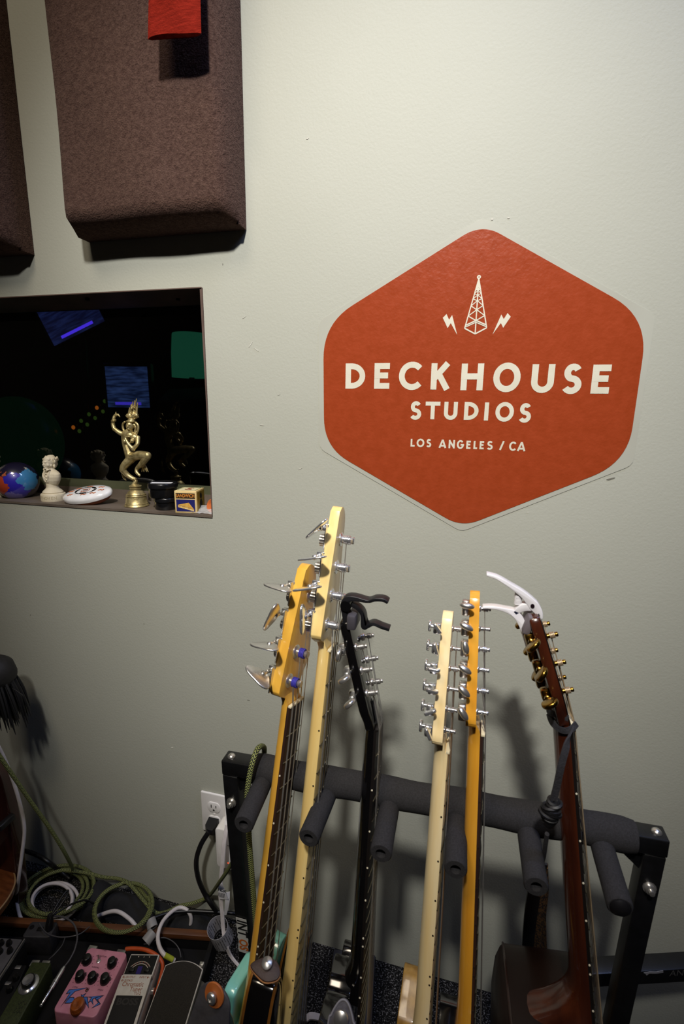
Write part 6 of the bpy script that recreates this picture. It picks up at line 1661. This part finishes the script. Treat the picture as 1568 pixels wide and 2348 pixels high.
sp += coil(282, 2082, 67, 52, -0.45, 1.9, 0.078, 0.092, 0.05, 0.05, 4, dz=0.014)
sp += [(350, 2088, 'z', 0.07), (378, 2092, 'z', 0.055), (410, 2078, 'z', 0.05), (445, 2070, 'z', 0.05), (478, 2055, 'z', 0.07), (505, 2020, 'y', -0.12), (530, 1982, 'y', -0.15), (552, 1940, 'y', -0.18), (578, 1880, 'y', -0.215), (594, 1810, 'y', -0.240), (602, 1750, 'y', -0.247), (606, 1718, 'y', -0.255), (599, 1711, 'y', -0.275), (589, 1720, 'y', -0.295), (580, 1745, 'y', -0.309), (572, 1780, 'y', -0.316), (567, 1820, 'y', -0.320),
       (568, 1870, 'y', -0.32), (573, 1950, 'y', -0.32), (580, 2040, 'y', -0.318), (586, 2120, 'y', -0.315), (586, 2200, 'y', -0.315), (572, 2330, 'y', -0.30), (560, 2420, 'y', -0.30), (556, 2560, 'z', 0.006), (600, 2600, 'z', 0.006)]
b = B().tube(path(sp, 5), 0.0043, 10); solo('instrument_cable', b, m_braid, 'green and black braided cable coiled on the floor and looped over the rack bar', 'cable', smooth=60)
def cable(name, label, spec, r, m, cat='cable', per=7, group=None, flat=1.0):
    return solo(name, B().tube(path(spec, per), r, 10, flat=flat), m, label, cat, group, smooth=60)
cable('white_cable', 'white cable dropping from the left edge to the pedalboard rail', [(-15, 1690, 'y', -0.16), (8, 1735, 'y', -0.15), (30, 1790, 'y', -0.14), (50, 1860, 'y', -0.13), (56, 1905, 'y', -0.13), (50, 1960, 'y', -0.14), (42, 2020, 'y', -0.15), (38, 2060, 'z', 0.06), (45, 2098, 'z', 0.05), (60, 2125, 'z', 0.03)], 0.0040, m_wcord)
sp = coil(122, 2066, 50, 40, -0.3, 3.2, 0.016, 0.055, 0.10, 0.3, 8)
cable('white_cable', 'white cable coiled inside the green braided coil', sp, 0.0040, m_wcord, per=4)
cable('white_cable', 'white cable arching between coil and rocker pedal', [(436, 2125, 'z', 0.02), (438, 2105, 'z', 0.045), (430, 2088, 'z', 0.065), (412, 2081, 'z', 0.07), (392, 2092, 'z', 0.075), (372, 2115, 'z', 0.08), (362, 2145, 'z', 0.082), (366, 2172, 'z', 0.078), (380, 2192, 'z', 0.07), (400, 2202, 'z', 0.055)], 0.0045, m_wcord)
cable('white_cable', 'short white cable arc behind the rail right of the small coil', [(225, 2100, 'z', 0.03), (255, 2090, 'z', 0.05), (275, 2092, 'z', 0.055), (298, 2108, 'z', 0.05), (312, 2124, 'z', 0.04)], 0.0045, m_wcord)
cable('black_cable', 'black cable arching from the left edge along the wall base', [(-20, 1958, 'y', -0.06), (15, 1951, 'y', -0.055), (55, 1951, 'y', -0.05), (90, 1963, 'y', -0.05), (115, 1980, 'y', -0.05), (138, 1998, 'z', 0.035), (160, 2015, 'z', 0.02)], 0.0055, m_bcord)
cable('black_cable', 'black cable lying straight behind the rail towards the rack post', [(322, 2120, 'z', 0.075), (350, 2106, 'z', 0.075), (385, 2094, 'z', 0.07), (430, 2089, 'z', 0.065), (490, 2091, 'z', 0.06), (545, 2096, 'z', 0.05), (600, 2100, 'z', 0.03)], 0.0040, m_bcord)
cable('black_cable', 'black cable crossing the floor behind the braided coil', [(-20, 2000, 'z', 0.012), (40, 2000, 'z', 0.02), (90, 2005, 'z', 0.02), (150, 2000, 'z', 0.012), (230, 2030, 'z', 0.012)], 0.0060, m_bcord)
cable('thin_cable', 'thin black wire bundle looping out of the power box', [(112, 2122, 'z', 0.10), (116, 2105, 'z', 0.11), (125, 2085, 'z', 0.12), (145, 2052, 'z', 0.13), (156, 2042, 'z', 0.132), (152, 2056, 'z', 0.13), (132, 2085, 'z', 0.12), (122, 2098, 'z', 0.115), (160, 2075, 'z', 0.11), (195, 2064, 'z', 0.09), (215, 2072, 'z', 0.07)], 0.0022, m_bcord)
cable('thin_cable', 'thin black wire arcing from the power box to the silver plug', [(118, 2100, 'z', 0.11), (145, 2103, 'z', 0.115), (168, 2118, 'z', 0.115), (177, 2145, 'z', 0.11), (172, 2175, 'z', 0.105), (160, 2200, 'z', 0.10), (148, 2216, 'z', 0.097)], 0.0020, mat('thin_wire', '4a484a', 0.35))
cable('thin_cable', 'thin grey wire loop above the pedals', [(90, 2118, 'z', 0.09), (108, 2140, 'z', 0.085), (140, 2149, 'z', 0.085), (180, 2143, 'z', 0.085), (205, 2125, 'z', 0.08)], 0.0014, mat('thin_wire', '4a484a', 0.35))
cable('thin_cable', 'thin grey wire between olive and pink pedals', [(112, 2200, 'z', 0.085), (125, 2188, 'z', 0.09), (142, 2168, 'z', 0.09), (149, 2150, 'z', 0.085)], 0.0012, mat('thin_wire', '4a484a', 0.35))
cable('thin_cable', 'thin wire ring in the tray beside the grey jack', [(330, 2165, 'z', 0.06), (345, 2162, 'z', 0.065), (372, 2150, 'z', 0.07), (395, 2158, 'z', 0.07), (410, 2175, 'z', 0.065), (415, 2195, 'z', 0.055)], 0.0012, mat('thin_wire', '4a484a', 0.35))
# orange patch cable
m_orange = mat('orange_cord', 'c4511f', 0.45, c2='b04417', scale=40)
cable('patch_cable', 'orange patch cable from pink pedal to tuner', [(288, 2176, 'z', 0.072), (305, 2175, 'z', 0.074), (330, 2177, 'z', 0.076), (352, 2186, 'z', 0.075), (368, 2200, 'z', 0.07), (373, 2216, 'z', 0.065), (366, 2250, 'z', 0.06), (352, 2300, 'z', 0.055), (340, 2345, 'z', 0.05)], 0.0040, m_orange)
# loose silver plug lying on the olive pedal's side
p0, p1 = at_z(148, 2216, 0.096), at_z(92, 2309, 0.088); d = p1 - p0; Ln = d.length
jk = thing('jack_plug', 'silver jack plug lying between olive and pink pedals', 'jack plug', (p1.x, p1.y, p1.z - 0.005))
part('barrel', B().lathe([(0.0028, 0), (0.0046, 0.006), (0.0048, Ln * 0.35), (0.0056, Ln * 0.36), (0.0056, Ln * 0.42), (0.0048, Ln * 0.43), (0.0046, Ln * 0.56)], along(p0, d), 18), m_chrome, jk)
part('tip', B().lathe([(0.0030, Ln * 0.55), (0.0030, Ln * 0.88), (0.0022, Ln * 0.90), (0.0022, Ln * 0.93), (0.0034, Ln * 0.95), (0.0030, Ln * 0.98), (0.0012, Ln), (0, Ln)], along(p0, d), 14), m_chrome, jk)
# grey jack shells near the white cable
for (a_, b_, lab) in (((352, 2136), (334, 2160), 'grey cable sleeve lying over the wooden rail'), ((345, 2108), (350, 2128), 'white cable sleeve end above the wooden rail')):
    p0, p1 = at_z(*a_, 0.088), at_z(*b_, 0.080); d = p1 - p0
    o = solo('cable_sleeve', B().lathe([(0.0105, 0), (0.0112, 0.003), (0.0118, d.length), (0.0090, d.length), (0.0088, 0.004), (0, 0.004)], along(p0, d), 20), mat('sleeve_grey', '9a9896', 0.5, c2='8a8886', scale=60), lab, 'cable sleeve')
p0, p1 = at_z(378, 2190, 0.074), at_z(396, 2200, 0.060)
solo('tape_flag', B().cyl(p0, p1, 0.0052, 12), mat('lime_tape', 'b3bd3c', 0.5, c2='a3ad30', scale=60), 'yellow green tape wrapped on the white cable', 'tape')
# white flat cord on the carpet between the basses and the black guitar
q = [(618, 2340, 'z', 0.006), (660, 2338, 'z', 0.006), (712, 2336, 'z', 0.006)]
solo('extension_lead', B().ribbon(path([(660, 2342, 'z', 0.006), (700, 2336, 'z', 0.006), (712, 2330, 'z', 0.010), (735, 2334, 'z', 0.008), (770, 2345, 'z', 0.006), (800, 2360, 'z', 0.006)], 5), 0.012, 0.004, (0, 0, 1)), m_wcord, 'flat grey white cord on the carpet between the guitars', 'cord')
# dark flat case lying at the wall behind the black guitar
p0 = at_z(770, 2172, 0.02)
cb = thing('flat_case', 'flat dark grey case on the carpet behind the black guitar', 'case', (p0.x + 0.05, p0.y - 0.06, 0))
CMx = T(p0.x + 0.055, p0.y - 0.075, 0) @ R(0.12, 'Z')
part('shell', B().box((0, 0, 0.012), (0.10, 0.15, 0.024), CMx, bev=0.003), mat('case_grey', '3a393d', 0.6, c2='302f33', scale=30), cb)
part('tan_tab', B().sheet([(-0.047, -0.012), (-0.047, 0.004), (-0.040, -0.012)], CMx, 0.0245), mat('tan_tab', '8a6a3a', 0.6), cb, smooth=0)

# black cloth heap along the foot of the wall
b = B(); vs = []; fs = []; nx, ny = 40, 10; rn = random.Random(6)
xa, xb_ = at_y(205, 2015, -0.03).x, at_y(492, 2095, -0.03).x
for j in range(ny + 1):
    v = j / ny
    for i in range(nx + 1):
        u = i / nx; x = xa + (xb_ - xa) * u
        h = (0.052 - 0.030 * u + 0.008 * math.sin(u * 9) + 0.004 * math.sin(u * 23)) * math.sin(PI * min(max(v, 0.0), 1)) ** 0.7 * min(1, u * 9 + 0.1, (1 - u) * 9 + 0.1)
        y = -0.012 - v * (0.085 - 0.02 * u) + 0.006 * math.sin(u * 15 + v * 3)
        vs.append((x, y, 0.001 + h + 0.002 * math.sin(u * 40 + v * 11) * math.sin(PI * v)))
for j in range(ny):
    for i in range(nx): fs.append((j * (nx + 1) + i, j * (nx + 1) + i + 1, (j + 1) * (nx + 1) + i + 1, (j + 1) * (nx + 1) + i))
b.add(vs, fs); solo('cloth_bag', b, mat('black_cloth', '0f0f11', 0.85, c2='18181b', scale=30, bump=0.3, bscale=200), 'black cloth bag crumpled along the foot of the wall', 'bag', smooth=80)

# ================================================================== things at the left edge
# dark tassel of hair under a leather cap
yt_ = -0.11; hp_ = at_y(8, 1552, yt_)
hx_ = thing('hair_tassel', 'black hair tassel under a dark leather cap at the left edge', 'tassel', (hp_.x - 0.02, yt_, at_y(20, 1690, yt_).z))
cpv = at_y(-14, 1545, yt_)
part('cap', B().lathe([(0.0, 0.050), (0.018, 0.048), (0.034, 0.035), (0.044, 0.012), (0.045, -0.004), (0.040, -0.012), (0.0, -0.010)], T(cpv.x, yt_, cpv.z - 0.006) @ R(0.35, 'Y'), 26), mat('dark_leather', '131111', 0.6, c2='1d1a1a', scale=40, bump=0.3, bscale=120), hx_)
b = B(); rn = random.Random(12)
for k in range(150):
    a = rn.uniform(0, 2 * PI); r_ = 0.038 * math.sqrt(rn.random())
    p0 = Vector((cpv.x + 0.004 + r_ * math.cos(a), yt_ + r_ * math.sin(a), cpv.z - 0.012)); L_ = rn.uniform(0.08, 0.125)
    sp_ = 1.15 + rn.random() * 0.35
    pts = [p0, p0 + Vector((r_ * math.cos(a) * 0.3 + 0.004, r_ * math.sin(a) * 0.2, -L_ * 0.4)), p0 + Vector((r_ * math.cos(a) * 0.35 * sp_ + 0.010 + rn.uniform(-.004, .006), r_ * math.sin(a) * 0.3, -L_))]
    b.tube(catmull(pts, 4), [0.0032] * 6 + [0.0024, 0.0015, 0.0005], 5)
for k in range(5):
    p0 = at_y(28 + k * 3, 1578 + k * 2, yt_); b.tube(catmull([p0, p0 + Vector((0.014, 0, -0.006)), p0 + Vector((0.020, 0, -0.022)), p0 + Vector((0.016, 0, -0.035))], 5), 0.0004, 4)
part('wall_hook', B().tube([(cpv.x - 0.20, -0.001, cpv.z - 0.005), (cpv.x - 0.12, -0.06, cpv.z), (cpv.x - 0.01, yt_, cpv.z + 0.005)], 0.003, 8), m_blackplastic, hx_)
part('hair', b, mat('black_hair', '0b0a0c', 0.55), hx_, 'long black hair', kind='stuff')
# dark red wooden chair back and seat corner
wl = thing('wooden_post', 'dark red lacquered wooden post leaning at the left edge', 'post', at_z(10, 2060, 0.0))
m_redwood = mat('red_lacquer', '3a1512', 0.25, c2='240c0a', scale=14, stretch=(3, 3, 0.5), coat=0.6)
yy = -0.14
pl_ = [(-40, 1700), (0, 1785), (14, 1840), (19, 1872), (24, 1900), (32, 1950), (38, 2010), (44, 2075), (-20, 2075), (-60, 1900)]
b = B().prism([(at_y(p[0], p[1], yy).x, at_y(p[0], p[1], yy).z) for p in pl_], -yy - 0.03, -yy, WALLM, bev=0.004, seg=3); part('board', b, m_redwood, wl)
q = at_y(24, 1876, yy); part('black_clip', B().box((q.x, yy - 0.012, q.z), (0.014, 0.04, 0.016), bev=0.003), m_blackplastic, wl)
zz = 0.15
sc = [at_z(p[0], p[1], zz) for p in ((-60, 1985), (8, 1988), (28, 1996), (34, 2012), (32, 2030), (20, 2055), (0, 2082), (-60, 2150))]
b = B(); SMM = T(0, 0, 0)
b.prism([(p.x, p.y) for p in catmull(sc, 4)], zz - 0.02, zz, None, bev=0.002)
sl = thing('wooden_stool', 'brown wood grain stool top with rounded corner at the left edge', 'stool', (sc[1].x - 0.1, sc[1].y - 0.06, 0))
part('seat', b, mat('stool_wood', '6e3d1c', 0.35, c2='4f2810', scale=9, stretch=(3, 14, 3), coat=0.3), sl)
part('edge_band', B().tube([Vector((p.x, p.y, zz - 0.002)) for p in catmull(sc, 4)], 0.0022, 6), mat('pale_edge', '9c7c55', 0.5), sl, 'pale worn edge')
part('leg', B().cyl((sc[1].x - 0.06, sc[1].y - 0.06, 0), (sc[1].x - 0.06, sc[1].y - 0.06, zz - 0.01), 0.02, 12), m_redwood, sl)
solo('olive_box', B().box((sc[1].x - 0.055, sc[1].y - 0.035, zz + 0.03), (0.10, 0.06, 0.058), bev=0.004), mat('olive_box', '2a2a1e', 0.6, scale=30), 'dark olive box standing on the wooden stool corner', 'box')

# ================================================================== lamps of the room, plus an added fill panel
def spot_fixture(name, label, pos, aim, watts, angle, color, radius):
    d = (aim - pos).normalized()
    t = thing(name, label, 'lamp', pos)
    part('can', B().lathe([(0.0, -0.15), (0.07, -0.15), (0.085, -0.14), (0.095, 0.02), (0.10, 0.03), (0.088, 0.03), (0.08, 0.0), (0.0, -0.005)], along(pos - d * 0.03, d), 24), mat('lamp_black', '17171a', 0.4), t)
    part('bracket', B().cyl(pos - d * 0.1, (pos.x, pos.y, RH), 0.012), mat('lamp_black', '17171a', 0.4), t)
    l = bpy.data.lights.new(name + '_bulb', 'SPOT'); l.energy = watts; l.color = color; l.spot_size = math.radians(angle); l.spot_blend = 1.0; l.shadow_soft_size = radius
    o = bpy.data.objects.new('bulb', l); C.objects.link(o); o.parent = t
    o.matrix_local = FRAME[t.name] @ along(pos + d * 0.04, -d)
spot_fixture('spotlight', 'black ceiling spotlight aimed at the decal wall', KEY_POS, KEY_AIM, KEY_W, KEY_ANGLE, (1.0, 0.968, 0.925), 0.075)
def panel_lamp(name, label, pos, size, watts, color):
    t = thing(name, label, 'lamp', pos)
    part('housing', B().box((pos.x, pos.y, pos.z + 0.03), (size[0] + 0.03, size[1] + 0.03, 0.05)), mat('lamp_white', 'd0d0d0', 0.4), t)
    l = bpy.data.lights.new(name + '_light', 'AREA'); l.energy = watts; l.color = color; l.shape = 'RECTANGLE'; l.size = size[0]; l.size_y = size[1]
    o = bpy.data.objects.new('light_panel', l); C.objects.link(o); o.parent = t
panel_lamp('fill_panel', 'flat unseen fill panel added over the room', FILL_POS, (0.5, 0.5), FILL_W, (1.0, 0.86, 0.68))  # added fill out of view, brightens the lower wall and foreground
panel_lamp('led_bar', 'bluish led bar fixed to the ceiling', BLUE_POS, (0.9, 0.06), BLUE_W, (0.42, 0.54, 1.0))

# ---- look-alikes carry one group each
GROUPS = {'effects pedal': 'pedals on the pedalboard', 'bass guitar': 'guitars in the rack', 'electric guitar': 'guitars in the rack', 'acoustic guitar': 'guitars in the rack',
          'guitar strap': 'straps on the guitars', 'cable': 'cables on the floor', 'capo': 'capos on headstocks', 'plug': 'plugs in the outlet', 'monitor': 'screens behind the glass', 'cable sleeve': 'cable sleeves by the rail'}
for o in list(scene.objects):
    if o.parent is None and o.get('category') in GROUPS and 'group' not in o.keys():
        o['group'] = GROUPS[o['category']]
for o in scene.objects:
    if 'off' in o.keys(): del o['off']
